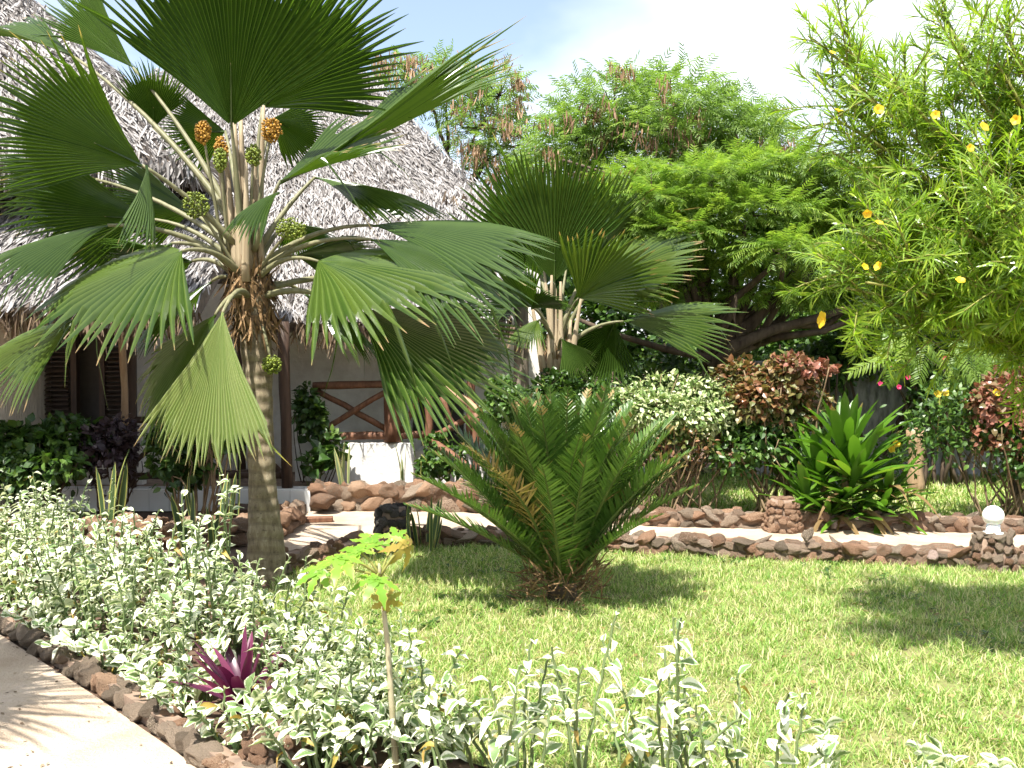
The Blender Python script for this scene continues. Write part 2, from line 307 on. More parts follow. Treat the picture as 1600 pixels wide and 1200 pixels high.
def lawnmat():
    m, t, p, o = newmat('lawn_turf'); n = noise_out(t, 2.6, 5, 0.6); n2 = noise_out(t, 40, 3, 0.7)
    c = ramp(t, n, [(0.3, (0.11, 0.15, 0.035)), (0.55, (0.18, 0.19, 0.06)), (0.75, (0.27, 0.22, 0.11))])
    c = mixc(t, ramp(t, n2, [(0.35, (0.6,) * 3), (0.55, (0, 0, 0))]), c, (0.10, 0.075, 0.035))
    t.links.new(c, p.inputs['Base Color']); p.inputs['Roughness'].default_value = 1; bump(t, p, n2, 0.8, 0.02); return m
M['lawn'] = lawnmat()
def plastermat(name, a, b, vs=None, bm=0.5):
    m, t, p, o = newmat(name); n = noise_out(t, 1.0, 5, 0.6, 'Object', vs or (9, 9, 9)); n2 = noise_out(t, 1.4, 4)
    c = mixc(t, ramp(t, n2, [(0.4, (0, 0, 0)), (0.75, (0.5,) * 3)]), ramp(t, n, [(0.35, a), (0.65, b)]), tuple(k * 0.72 for k in a))
    t.links.new(c, p.inputs['Base Color']); p.inputs['Roughness'].default_value = 0.9; bump(t, p, n, bm, 0.03); return m
M['plaster'] = plastermat('white_plaster', (0.68, 0.65, 0.59), (0.80, 0.78, 0.72))
M['plaster_combed'] = plastermat('combed_cream_plaster', (0.36, 0.31, 0.235), (0.50, 0.44, 0.35), (16, 16, 3.2), 1.0)
M['whitewash'] = plastermat('whitewashed_plinth', (0.66, 0.64, 0.60), (0.78, 0.77, 0.74))
M['greywall'] = plastermat('weathered_grey_wall', (0.10, 0.10, 0.095), (0.42, 0.41, 0.41), (10, 10, 3.0), 0.8)
M['tile'] = plainmat('white_glazed_tile', (0.68, 0.68, 0.66), 0.25, 0.05, 5, 0.02)
M['darkwood'] = woodmat('dark_brown_timber', (0.030, 0.018, 0.012), (0.075, 0.045, 0.030), (25, 25, 3), 0.6, 0.3)
M['pole'] = woodmat('red_brown_pole', (0.10, 0.045, 0.026), (0.21, 0.105, 0.060), (25, 25, 5), 0.65, 0.4)
M['polepale'] = woodmat('pale_pole', (0.24, 0.155, 0.085), (0.38, 0.26, 0.16), (25, 25, 4), 0.7, 0.4)
M['louvre'] = woodmat('louvre_timber', (0.045, 0.030, 0.022), (0.085, 0.058, 0.042), (25, 25, 25), 0.5, 0.1)
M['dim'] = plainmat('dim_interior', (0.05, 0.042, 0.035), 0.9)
M['thatch'] = leafmat('palm_thatch', [(0.0, (0.06, 0.05, 0.045)), (0.22, (0.10, 0.091, 0.085)), (0.5, (0.195, 0.182, 0.174)), (0.8, (0.285, 0.27, 0.262)), (1.0, (0.42, 0.405, 0.397))], 0.8, 0.0, 0.2, patch=0.0)
M['thatch_brown'] = leafmat('brown_thatch_fringe', [(0.0, (0.06, 0.042, 0.028)), (0.6, (0.15, 0.105, 0.068)), (1.0, (0.27, 0.205, 0.14))], 0.8, 0.15, 0.2, patch=0.0)
M['thatchbase'] = plainmat('thatch_under', (0.10, 0.08, 0.065), 0.95, 0.4, 18, 0.9)
def globemat():
    m, t, p, o = newmat('opal_globe'); p.inputs['Base Color'].default_value = (0.86, 0.86, 0.85, 1); p.inputs['Roughness'].default_value = 0.25
    p.inputs['Subsurface Weight'].default_value = 0.2; return m
M['globe'] = globemat()

# ------------------------------------------------------------------ setting
def sheet(name, pts, z, m, res=None, label=None):
    g = Geo(); g.add([(x, y, z) for x, y in pts], np.array([list(range(len(pts)))]))
    o = obj(name, g.mesh(name, m, False), kind='structure'); return o
g = Geo(); S = 150; g.add([(-S, -S, -0.012), (S, -S, -0.012), (S, S, -0.012), (-S, S, -0.012)], np.array([[0, 1, 2, 3]]))
obj('ground', g.mesh('ground', M['soil'], False), kind='structure')
KERB = [(-5.6, 8.2), (-4.2, 6.9), (-2.98, 5.74), (-1.96, 4.66), (-1.36, 4.0), (-1.04, 3.62), (-0.3, 3.0), (1.0, 2.6), (3.0, 2.35), (7.0, 2.0)]
sheet('sandy_path', KERB + [(7, -4), (-8, -4), (-8, 8.3)], 0.0, M['sand'])
LAWN = [(-1.62, 7.35), (-1.75, 6.5), (-1.35, 5.6), (-0.75, 4.75), (-0.35, 4.05), (0.4, 3.45), (2.0, 3.05), (8, 2.6), (8, 7.05), (3.9, 7.5), (2.2, 7.8), (1.0, 8.15), (0.3, 8.4), (-0.82, 8.42), (-1.3, 7.85)]
sheet('lawn', LAWN, 0.0, M['lawn'])
FRONT = [(-1.78, 7.42), (-1.3, 7.95), (-0.82, 8.48), (0.3, 8.45), (1.0, 8.2), (2.2, 7.86), (3.9, 7.55), (7.2, 7.1)]
BACK = [(0.95, 9.65), (1.4, 9.48), (2.4, 9.36), (3.4, 9.26), (4.8, 9.05), (7.6, 8.6)]
sheet('sandy_path', [(-1.95, 7.5), (-1.78, 7.46), (-1.3, 7.99), (-0.82, 8.52), (0.3, 8.49), (1.0, 8.24), (2.2, 7.9), (3.9, 7.59), (7.2, 7.14), (7.6, 8.55), (4.8, 9.01), (3.4, 9.22), (2.4, 9.32), (1.4, 9.44), (0.95, 9.6), (0.35, 10.0), (-0.45, 10.38), (-1.2, 10.5), (-2.6, 10.5), (-2.15, 8.6)], 0.004, M['sand'])
BLAWN = [(0.6, 10.0), (1.5, 9.6), (3.4, 9.35), (8, 8.8), (9, 14.5), (0.6, 14.5)]
sheet('lawn', BLAWN, 0.0, M['lawn'])

def in_poly(P, poly):
    x, y = P[:, 0], P[:, 1]; c = np.zeros(len(P), bool); j = len(poly) - 1
    for i in range(len(poly)):
        xi, yi = poly[i]; xj, yj = poly[j]
        c ^= ((yi > y) != (yj > y)) & (x < (xj - xi) * (y - yi) / (yj - yi + 1e-12) + xi); j = i
    return c
def grass(name, poly, box_, n, hmin, hmax, wmm, label, keepfn=None):
    P = np.stack([rng.uniform(box_[0], box_[1], n), rng.uniform(box_[2], box_[3], n)], 1)
    P = P[in_poly(P, poly)]
    cl = np.array([noise.noise((p[0] * 1.7, p[1] * 1.7, 3.1)) for p in P]); cl2 = np.array([noise.noise((p[0] * 5.5, p[1] * 5.5, 8.1)) for p in P])
    keep = rng.random(len(P)) < np.clip(0.74 + cl2 * 0.85, 0.12, 1); P = P[keep]; cl = cl[keep]; cl2 = cl2[keep]; n = len(P)
    a = rng.uniform(0, 2 * np.pi, n); lean = rng.uniform(0.15, 1.15, n)
    D = np.stack([np.cos(a) * lean, np.sin(a) * lean, np.ones(n)], 1)
    Nn = np.stack([-np.cos(a), -np.sin(a), lean], 1) + rng.normal(0, .3, (n, 3))
    B = np.stack([P[:, 0], P[:, 1], np.full(n, -0.004)], 1)
    L = rng.uniform(hmin, hmax, n) * (1 + 0.45 * np.clip(cl2, -1, 1))
    rr = np.clip(rng.random(n) * 0.95 + .05 + cl * 0.36, 0, 1)
    g = Geo(); add_leaves(g, B, D, Nn, L, wmm * rng.uniform(.6, 1.3, n), [0, .55, 1], [.9, 1, .08], rnd=rr, bend=rng.uniform(.1, .75, n))
    return obj(name, g.mesh(name, M['grass'], False), label=label, cat='grass', kind='stuff')
grass('grass', LAWN, (-1.8, 6.5, 2.6, 8.5), 340000, 0.028, 0.085, 0.0024, 'sunlit lawn of coarse green and straw coloured grass')
grass('grass', BLAWN, (0.6, 7.5, 8.8, 13.5), 60000, 0.05, 0.13, 0.006, 'strip of grass behind the stone path wall under the shrubs')

def litter(name, label, poly, box_, n, z, m, L):
    P = np.stack([rng.uniform(box_[0], box_[1], n), rng.uniform(box_[2], box_[3], n)], 1); P = P[in_poly(P, poly)]; n = len(P); a = rng.uniform(0, 6.28, n)
    g = Geo(); add_leaves(g, np.stack([P[:, 0], P[:, 1], z + rng.uniform(0, .006, n)], 1), np.stack([np.cos(a), np.sin(a), rng.uniform(-.05, .25, n)], 1), vec((0, 0, 1)) + rng.normal(0, .3, (n, 3)), L * rng.uniform(.4, 1.2, n), L * .22, [0, .4, 1], [.2, 1, .05], bend=.2)
    obj(name, g.mesh(name, m, False), label=label, cat='litter', kind='stuff')
def weeds(n):
    P = np.stack([rng.uniform(-1.7, 6, n), rng.uniform(3.2, 8.3, n)], 1); P = P[in_poly(P, LAWN)]; P = P[np.array([noise.noise((p[0] * .9, p[1] * .9, 5.5)) for p in P]) > .05]
    P = np.repeat(P, 7, 0) + rng.normal(0, .012, (len(P) * 7, 2)); n = len(P); a = rng.uniform(0, 6.28, n)
    g = Geo(); add_leaves(g, np.stack([P[:, 0], P[:, 1], np.full(n, .012)], 1), np.stack([np.cos(a), np.sin(a), rng.uniform(.3, 1.1, n)], 1), vec((0, 0, 1)) + rng.normal(0, .2, (n, 3)), rng.uniform(.03, .07, n), .010, [0, .4, .75, 1], [.3, 1, .8, .1], bend=.5)
    obj('lawn_weeds', g.mesh('lawn_weeds', M['hedge'], False), label='small broad leaved weeds dotted through the lawn grass', cat='weeds', kind='stuff')
weeds(900)
litter('fallen_leaves', 'small dry leaf bits scattered on the near sandy path', KERB + [(7, 2), (-5, 2)], (-4, 0, 2.6, 7), 900, .003, M['thatch_brown'], .03)
litter('fallen_leaves', 'dry leaves lying in the lawn grass', LAWN, (-1.8, 6, 2.8, 8.4), 700, .03, M['cycad_brown'], .05)
litter('fallen_leaves', 'dry leaf litter on the bare red soil below the hedge', [(-5.5, 8.2), (-4.1, 6.95), (-2.9, 5.8), (-1.2, 4.1), (-.9, 3.7), (-.3, 3.2), (-.4, 4.1), (-1.4, 5.6), (-1.8, 7.4), (-3, 8.3)], (-5.5, 0, 3, 8.3), 5200, .002, M['thatch_brown'], .06)
# ------------------------------------------------------------------ stones
def ico(sub):
    import bmesh
    b = bmesh.new(); bmesh.ops.create_icosphere(b, subdivisions=sub, radius=1); b.verts.ensure_lookup_table()
    V = np.array([v.co[:] for v in b.verts]); Fc = np.array([[v.index for v in f.verts] for f in b.faces]); b.free(); return V, Fc
ICO2, ICO2F = ico(2); ICO1, ICO1F = ico(1); ICO3, ICO3F = ico(3)
def rock_meshes(m, k=7, amp=0.28, sub=2, name='stone'):
    res = []
    bv, bf = ICO3, ICO3F
    for i in range(k):
        V = bv.copy()
        for _ in range(13):                      # chop flat faces
            d = nrmz(rng.normal(size=3)); lim = rng.uniform(0.50, 0.80); pr = V @ d
            V -= np.outer(np.maximum(pr - lim, 0), d)
        off = rng.uniform(0, 50)
        dsp = np.array([noise.noise((v[0] * 1.6 + off, v[1] * 1.6, v[2] * 1.6)) + .45 * noise.noise((v[0] * 4 + off, v[1] * 4, v[2] * 4)) for v in V])
        V *= (1 + amp * dsp + .05 * np.array([noise.noise((v[0] * 11 + off, v[1] * 11, v[2] * 11)) for v in V]))[:, None]
        g = Geo(); g.add(V, bf); res.append(g.mesh(name, m, True))
    return res
ROCK = {k: rock_meshes(M[k]) for k in ('stone', 'stone_warm', 'coral', 'darkcoral', 'pinkcoral')}
def put(name, me, parent, loc, size, rot=None):
    o = bpy.data.objects.new(name, me); col.objects.link(o); o.parent = parent
    o.location = Vector(loc) - Vector(parent.location); o.scale = size
    o.rotation_euler = rot if rot is not None else (rng.uniform(0, 6), rng.uniform(0, 6), rng.uniform(0, 6))
    return o
def along_poly(pl, step):
    res = []; carry = 0
    for (a, b) in zip(pl[:-1], pl[1:]):
        a, b = Vector(a), Vector(b); L = (b - a).length; t = carry
        while t < L:
            res.append((a + (b - a) * (t / L), (b - a).normalized())); t += step * rng.uniform(.75, 1.3)
        carry = t - L
    return res
def stone_wall(name, label, cat, pl, h, th, big, kinds, rows, vis=(-99, 99), corez=0):
    c0 = Vector((*pl[len(pl) // 2], 0)); t = thing(name, label, cat, c0)
    g = Geo(); n = len(pl); V = []
    for i, p in enumerate(pl):
        a = Vector(pl[max(i - 1, 0)]); b = Vector(pl[min(i + 1, n - 1)]); d = (b - a).normalized(); nn = Vector((-d.y, d.x)) * th * .36
        q = Vector(p); V += [(q.x - nn.x, q.y - nn.y, -.01), (q.x - nn.x, q.y - nn.y, h * .86), (q.x + nn.x, q.y + nn.y, h * .86), (q.x + nn.x, q.y + nn.y, -.01)]
    f = [[i * 4 + k, (i + 1) * 4 + k, (i + 1) * 4 + (k + 1) % 4, i * 4 + (k + 1) % 4] for i in range(n - 1) for k in range(4)] + [[0, 1, 2, 3], [n * 4 - 1, n * 4 - 2, n * 4 - 3, n * 4 - 4]]
    g.add(V, np.array(f)); obj('mortar_core', g.mesh('mortar_core', M['mortar'], False, c0), t)
    cnt = 0
    for r in range(rows):
        z = h * (r + .5) / rows
        for side in (-1, 1):
            for (p, d) in along_poly(pl, big * 1.02):
                if not vis[0] < p.x < vis[1] or cnt > 290: continue
                if side == 1 and r < rows - 1: continue      # rear face only shows its top row
                nn = Vector((-d.y, d.x)); s = big * rng.uniform(.62, 1.25)
                q = p + nn * side * th * .30
                k = kinds[int(rng.integers(len(kinds)))]; ms = ROCK[k]
                put('stone', ms[int(rng.integers(len(ms)))], t, (q.x, q.y, z + rng.normal(0, .014)), (s * rng.uniform(.85, 1.25), s * rng.uniform(.55, .68), max(h / rows * .70, s * .42) * rng.uniform(.85, 1.2)), (rng.normal(0, .25), rng.normal(0, .3), math.atan2(d.y, d.x) + rng.normal(0, .25))); cnt += 1
    return t
stone_wall('stone_wall', 'low red brown rubble stone wall between the lawn and the sandy path', 'wall', FRONT, 0.14, 0.22, 0.105, ['stone', 'stone', 'stone', 'stone_warm', 'coral'], 2, (-2, 4.6))
stone_wall('stone_wall', 'low rubble stone wall edging the planted beds behind the sandy path', 'wall', BACK, 0.15, 0.24, 0.115, ['stone', 'stone_warm', 'coral', 'stone'], 2, (0, 5.4))
stone_wall('stone_wall', 'low stone planter wall in front of the white plinth', 'wall', [(-2.02, 10.42), (-1.2, 10.46), (-0.45, 10.36), (0.25, 10.02), (0.7, 9.75)], 0.27, 0.24, 0.13, ['stone', 'stone_warm', 'coral'], 2)
stone_wall('stone_wall', 'earthy stone bed edge in front of the tiled step, behind the snake plants', 'wall', [(-4.6, 8.5), (-3.4, 8.42), (-2.45, 8.45), (-2.12, 8.75), (-2.1, 9.6)], 0.22, 0.24, 0.15, ['stone', 'stone_warm', 'stone_warm'], 2)
stone_wall('stone_kerb', 'kerb of rough brown and grey stones along the near sandy path', 'kerb', [(x + .05, y + .05) for x, y in KERB[1:8]], 0.075, 0.10, 0.095, ['coral', 'stone_warm', 'coral', 'coral'], 1, (-4.2, 0.6))
def pillar(name, label, base, r0, r1, h, s, kinds, cat='pillar'):
    t = thing(name, label, cat, base)
    g = Geo(); tube(g, [(0, 0, -.01), (0, 0, h * .5), (0, 0, h * .97)], [r0 * .9, (r0 + r1) * .45, r1 * .85], 12); obj('mortar_core', g.mesh('mortar_core', M['mortar']), t)
    z = s * .35; k = 0
    while z < h:
        r = r0 + (r1 - r0) * z / h; n = max(5, int(2 * math.pi * r / (s * .92)))
        for j in range(n):
            a = 2 * math.pi * (j + .5 * (k % 2) + rng.uniform(-.2, .2)) / n; kk = kinds[int(rng.integers(len(kinds)))]
            put('stone', ROCK[kk][int(rng.integers(7))], t, Vector(base) + Vector((r * .93 * math.cos(a), r * .93 * math.sin(a), z + rng.normal(0, s * .16))), (s * .42, s * rng.uniform(.46, .76), s * rng.uniform(.42, .70)), (rng.normal(0, .3), rng.normal(0, .2), a))
        z += s * .82; k += 1
    for j in range(int((r1 / s) ** 2 * 3) + 4):
        a = rng.uniform(0, 6.28); q = r1 * .75 * math.sqrt(rng.random())
        put('stone', ROCK[kinds[0]][int(rng.integers(7))], t, Vector(base) + Vector((q * math.cos(a), q * math.sin(a), h * .98)), (s * .6, s * .55, s * .3), (0, 0, a))
    return t
pillar('stone_pillar', 'tapered round pillar of orange brown pebbles beside the strap leaved plant', (2.50, 9.16, 0), .185, .13, .31, .07, ['stone_warm'])
pillar('stone_pillar', 'dark coral stone pillar on the path corner behind the papaya', (-1.0, 8.33, 0), .165, .13, .36, .085, ['darkcoral'])
pillar('stone_pillar', 'rounded brown stone post at the end of the near kerb', (-.93, 3.86, 0), .145, .11, .15, .055, ['stone', 'stone_warm'])
lp = pillar('stone_pillar', 'grey coral stone pillar carrying the white globe lamp', (3.64, 7.5, 0), .18, .125, .27, .085, ['coral', 'coral', 'stone'])
lt = thing('globe_lamp', 'round white globe garden lamp standing on a grey stone pillar', 'lamp', (3.64, 7.5, .265))
g = Geo(); tube(g, [(0, 0, 0), (0, 0, .02), (0, 0, .021), (0, 0, .075)], [.072, .07, .052, .05], 20); obj('lamp_base', g.mesh('lamp_base', M['globe']), lt)
g = Geo(); g.add(ICO3 * .078 + vec((0, 0, .142)), ICO3F); obj('globe', g.mesh('globe', M['globe']), lt)
def loose(label, p, s, kind):
    o = obj('loose_stone', ROCK[kind][int(rng.integers(7))], None, p, label, 'stone'); o.scale = s; o.rotation_euler = (rng.normal(), rng.normal(), rng.normal())
loose('small grey coral lump set on top of the lawn wall', (2.31, 7.76, .215), (.065, .05, .05), 'coral')
loose('pale pink coral lump low on the lawn wall by the lamp pillar', (3.2, 7.53, .09), (.06, .05, .05), 'pinkcoral')
loose('bulky pinkish coral boulder beside the planter wall left of the cycad', (-.22, 9.95, .22), (.16, .14, .16), 'coral')
loose('white coral lump at the foot of the strap leaved plant', (2.96, 9.12, .06), (.04, .04, .06), 'pinkcoral')
loose('squat dark red block at the end of the tiled step', (-1.93, 10.18, .12), (.16, .13, .13), 'stone')

# ------------------------------------------------------------------ houses
def thatch(parent, name, quad, dens, m, L=(.14, .28), W=.0075, course=.085, fringe=0.0, lift=.22):
    """strips of palm thatch over a roof quad (eave-left, eave-right, top-right, top-left); eave edge gets a fringe"""
    a, b, c, d = [vec(q) for q in quad]
    nn = nrmz(np.cross(b - a, d - a)); nn = nn if nn[2] > 0 else -nn
    area = (np.linalg.norm(b - a) + np.linalg.norm(c - d)) / 2 * np.linalg.norm((c + d) / 2 - (a + b) / 2); n = int(area * dens)
    u = rng.random(n); slope = np.linalg.norm((c + d) / 2 - (a + b) / 2); nc = max(2, int(slope / course))
    v = (rng.integers(0, nc + 1, n) + rng.normal(0, .16, n)) / nc * .98 + .06
    wl = np.linalg.norm(b - a); wt = np.linalg.norm(c - d)
    keepp = rng.random(n) < (wl + (wt - wl) * np.clip(v, 0, 1)) / max(wl, wt); u = u[keepp]; v = v[keepp]; n = len(u)
    lo = a + (b - a) * u[:, None]; hi = d + (c - d) * u[:, None]
    P = lo + (hi - lo) * v[:, None] + nn * .03
    D = nrmz(lo - hi) + nn * rng.normal(lift * .55, lift * .5, n)[:, None] + nrmz(b - a) * rng.normal(0, .24, n)[:, None]
    N = nn + rng.normal(0, .45, (n, 3)); LL = rng.uniform(*L, n)
    over = v * slope < LL * .8; LL = np.where(over, np.minimum(LL, np.maximum(v * slope, 0) + .16 + fringe), LL)
    g = Geo(); add_leaves(g, P, D, N, LL, W * rng.uniform(.5, 1.5, n), [0, .5, 1], [.8, 1, .35], rnd=np.clip(rng.beta(2.6, 2.0, n) + .10 * (rng.random(n) - .5), 0, 1), bend=rng.uniform(0, .25, n))
    return obj(name, g.mesh(name, m, False, parent.location if parent.parent is None else parent.parent.location), parent, kind='stuff')
def roof_slab(name, quad, parent, th=.14):
    a, b, c, d = [vec(q) for q in quad]; nn = nrmz(np.cross(b - a, d - a)); nn = nn if nn[2] > 0 else -nn
    V = [a, b, c, d, a - nn * th, b - nn * th, c - nn * th, d - nn * th]
    g = Geo(); g.add(V, np.array([[0, 1, 2, 3], [7, 6, 5, 4], [0, 4, 5, 1], [1, 5, 6, 2], [2, 6, 7, 3], [3, 7, 4, 0]]))
    return obj(name, g.mesh(name, M['thatchbase'], False, parent.location), parent)
def roof(parent, name, quad, dens=330, **kw):
    dens = dens * 3.4
    s = roof_slab(name, quad, parent); thatch(s, 'thatch', quad, dens, M['thatch'], **kw); return s
def fringe(parent, a, b, n, L, down=1.0, m='thatch_brown'):
    a, b = vec(a), vec(b); u = rng.random(n); P = a + (b - a) * u[:, None] + rng.normal(0, .05, (n, 3))
    D = np.stack([rng.normal(0, .3, n), rng.normal(-.15, .3, n), np.full(n, -down)], 1)
    g = Geo(); add_leaves(g, P, D, rng.normal(0, 1, (n, 3)) + vec((0, -1, .2)), rng.uniform(.4, 1.1, n) * L, .011 * rng.uniform(.5, 1.4, n), [0, .5, 1], [.8, 1, .3], bend=.1)
    return obj('thatch_fringe', g.mesh('thatch_fringe', M[m], False, parent.location), parent, kind='stuff')
def hipstrip(parent, a, b, n):
    a, b = vec(a), vec(b); u = rng.random(n); P = a + (b - a) * u[:, None] + rng.normal(0, .05, (n, 3)) + vec((0, 0, .02))
    D = np.stack([rng.normal(.35, .5, n), rng.normal(-.45, .5, n), np.full(n, -.75)], 1)
    g = Geo(); add_leaves(g, P, D, vec((.4, -.4, .8)) + rng.normal(0, .3, (n, 3)), rng.uniform(.12, .26, n), .009, [0, .5, 1], [.8, 1, .35], rnd=rng.beta(2.6, 2, n), bend=.15)
    obj('hip_thatch', g.mesh('hip_thatch', M['thatch'], False, parent.location), parent, kind='stuff')
# left bungalow
H1 = thing('thatched_bungalow', 'cream walled bungalow with louvred window, tall grey thatched roof and tiled veranda step', 'house', (-4.6, 10.5, 0))
up = [(-9, 9.5, 3.42), (-3.05, 9.5, 3.40), (-6.6, 12.3, 6.55), (-9, 12.3, 6.55)]
roof(H1, 'upper_roof', up); 
roof(H1, 'upper_roof_hip', [(-3.05, 9.5, 3.40), (-3.05, 15.0, 3.40), (-6.6, 12.4, 6.55), (-6.6, 12.3, 6.55)], 220)
roof(H1, 'veranda_roof', [(-8.5, 8.62, 2.09), (-2.75, 8.62, 2.02), (-2.65, 10.25, 3.22), (-8.5, 10.25, 3.32)], 360)
fringe(H1, (-5.2, 8.66, 2.03), (-2.78, 8.66, 1.97), 420, .26)
fringe(H1, (-8, 9.47, 3.44), (-3.0, 9.47, 3.42), 2200, .24, 1.0, 'thatch')
hipstrip(H1, (-3.05, 9.5, 3.43), (-6.6, 12.3, 6.57), 1100)
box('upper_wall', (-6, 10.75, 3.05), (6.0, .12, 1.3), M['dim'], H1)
def curved_wall():
    g = Geo(); pts = [(-8.5, 10.1), (-5.7, 10.12), (-5.25, 10.18), (-5.05, 10.3), (-4.98, 10.5), (-4.98, 10.8)]
    V = []; nzs = 9
    for (x, y) in pts:
        for k in range(nzs): V.append((x + rng.normal(0, .006), y + rng.normal(0, .006), 2.6 * k / (nzs - 1) - .01))
    f = [[i * nzs + k, (i + 1) * nzs + k, (i + 1) * nzs + k + 1, i * nzs + k + 1] for i in range(len(pts) - 1) for k in range(nzs - 1)]
    g.add(V, np.array(f)); o = obj('wall', g.mesh('wall', M['plaster_combed'], True, H1.location), H1); o['label'] = 'cream plaster wall with vertical comb marks'
    sm = o.modifiers.new('thick', 'SOLIDIFY'); sm.thickness = .12; sm.offset = -1
curved_wall()
box('back_wall', (-3.7, 12.2, 1.3), (4.4, .14, 2.6), M['plaster'], H1)
box('side_wall', (-4.45, 10.95, .42), (.8, .12, .70), M['plaster'], H1)
# louvred window
wx0, wx1, wy, wz0, wz1 = -5.05, -4.06, 10.62, .80, 1.80
win = obj('window', None, H1, Vector((0, 0, 0)))
def wbox(name, c, s, m, par): 
    g = Geo(); boxg(g, Vector(c) - H1.location, s); return obj(name, g.mesh(name, m, False), par)
for x in (wx0, -4.66, -4.36, wx1 - .05): wbox('window_post', (x, wy, (wz0 + wz1) / 2), (.06, .09, wz1 - wz0 + .2), M['darkwood'], win)
wbox('window_head', ((wx0 + wx1) / 2, wy, wz1 + .08), (wx1 - wx0 + .1, .1, .07), M['darkwood'], win)
wbox('window_sill', ((wx0 + wx1) / 2 + .1, wy - .02, wz0 - .035), (wx1 - wx0 + .1, .16, .05), M['plaster'], win)
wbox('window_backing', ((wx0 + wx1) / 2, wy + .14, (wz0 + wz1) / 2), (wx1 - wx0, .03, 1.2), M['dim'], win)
gs = Geo(); V_ = np.array([[-.13, -.022, -.012], [.13, -.022, -.012], [.13, .022, .018], [-.13, .022, .018], [-.13, -.024, -.004], [.13, -.024, -.004], [.13, .02, .026], [-.13, .02, .026]])
gs.add(V_, np.array([[0, 3, 2, 1], [4, 5, 6, 7], [0, 1, 5, 4], [1, 2, 6, 5], [2, 3, 7, 6], [3, 0, 4, 7]])); slat = gs.mesh('slat', M['louvre'], False)
for cx in (-4.86, -4.215):
    for k in range(19):
        o = obj('slat', slat, win, Vector((cx, wy, wz0 + .05 + k * .051)) - H1.location); o.rotation_euler = (rng.normal(-.1, .08), 0, 0)
def pole(parent, name, a, b, r, m, wobble=.006):
    pts = [Vector(a).lerp(Vector(b), t) for t in np.linspace(0, 1, 6)]; pts = [pts[0]] + wob(pts[1:-1], wobble) + [pts[-1]]
    g = Geo(); tube(g, [p - parent.location for p in pts], [r * rng.uniform(.93, 1.07) for _ in pts], 9, jit=.08); return obj(name, g.mesh(name, m), parent)
pole(H1, 'pale_post', px(196, 680, 10.3), px(190, 505, 10.3), .035, M['polepale'])
pole(H1, 'veranda_post', (-2.36, 10.42, .24), (-2.39, 10.42, 1.98), .062, M['darkwood'])
pole(H1, 'veranda_post', (-2.82, 10.9, .24), (-2.82, 10.9, 2.35), .05, M['darkwood'])
pole(H1, 'veranda_post', (-3.05, 11.2, .24), (-3.05, 11.2, 2.35), .045, M['darkwood'])
pole(H1, 'veranda_post', (-4.0, 10.45, .24), (-4.0, 10.45, 2.35), .05, M['darkwood'])
pole(H1, 'rail', (-4.2, 10.45, .95), (-3.05, 10.45, .95), .035, M['darkwood'])
pole(H1, 'rail', (-4.2, 10.45, .36), (-2.4, 10.45, .36), .035, M['darkwood'])
pole(H1, 'brace', (-4.1, 10.42, .38), (-3.5, 10.42, .93), .028, M['darkwood'])
pole(H1, 'brace', (-2.85, 10.7, .8), (-2.5, 10.7, .38), .028, M['darkwood'])
pole(H1, 'rail', (-3.1, 10.7, .36), (-2.4, 10.7, .36), .035, M['darkwood'])
# tiled platform
box('veranda_floor', (-3.6, 11.3, .11), (3.0, 1.9, .20), M['mortar'], H1)
tl = Geo(); boxg(tl, (0, 0, 0), (.206, .018, .215)); tile = tl.mesh('tile', M['tile'], False); tt = Geo(); boxg(tt, (0, 0, 0), (.206, .206, .016)); ttop = tt.mesh('tile', M['tile'], False)
for k in range(13):
    x = -2.205 - k * .21
    obj('tile', tile, H1, Vector((x, 10.34, .112)) - H1.location); obj('tile', ttop, H1, Vector((x, 10.452, .228)) - H1.location)
box('earth_step', (-2.55, 10.05, .05), (.85, .42, .09), M['soil'], H1)
box('timber_step_edge', (-2.05, 9.62, .03), (.62, .10, .05), M['pole'], H1, .18)
# centre bungalow
H2 = thing('thatched_bungalow', 'white bungalow with pole railed veranda under a broad pale grey thatched roof', 'house', (-1.4, 12.5, 0))
roof(H2, 'upper_roof', [(-5.6, 12.3, 3.20), (-.08, 12.3, 3.22), (-2.28, 15.6, 5.98), (-5.6, 15.6, 6.0)], 330, L=(.12, .26))
roof(H2, 'upper_roof_hip', [(-.08, 12.3, 3.22), (-.08, 18.9, 3.22), (-2.28, 15.7, 5.98), (-2.28, 15.6, 5.98)], 260)
hipstrip(H2, (-.09, 12.35, 3.27), (-2.28, 15.6, 6.0), 900)
roof(H2, 'veranda_roof', [(-2.75, 10.72, 1.98), (.0, 10.72, 2.0), (-.12, 12.75, 3.66), (-3.3, 12.75, 3.66)], 330, L=(.12, .26))
fringe(H2, (-.9, 12.62, 3.6), (-.08, 12.62, 3.62), 160, .25)
fringe(H2, (-2.7, 10.75, 1.94), (.1, 10.75, 1.96), 420, .26)
box('wall', (-1.45, 12.3, 1.45), (3.6, .16, 2.9), M['plaster'], H2)
box('door', (-2.05, 12.19, 1.25), (.42, .05, 2.0), M['darkwood'], H2)
for k in range(4): box('door_board', (-2.205 + k * .103, 12.155, 1.25), (.096, .02, 1.96), M['darkwood'], H2)
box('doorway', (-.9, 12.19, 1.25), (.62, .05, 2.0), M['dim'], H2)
box('plinth', (-1.78, 11.71, .32), (1.34, 1.0, .64), M['whitewash'], H2); box('plinth', (-.72, 11.81, .27), (.78, .8, .52), M['whitewash'], H2)
yb = 11.28
def rp_(x, y, d=yb): return px(x, y, d)
pole(H2, 'rail', rp_(489, 603), rp_(700, 598), .045, M['pole']); pole(H2, 'rail', rp_(491, 683), rp_(690, 679), .045, M['pole'])
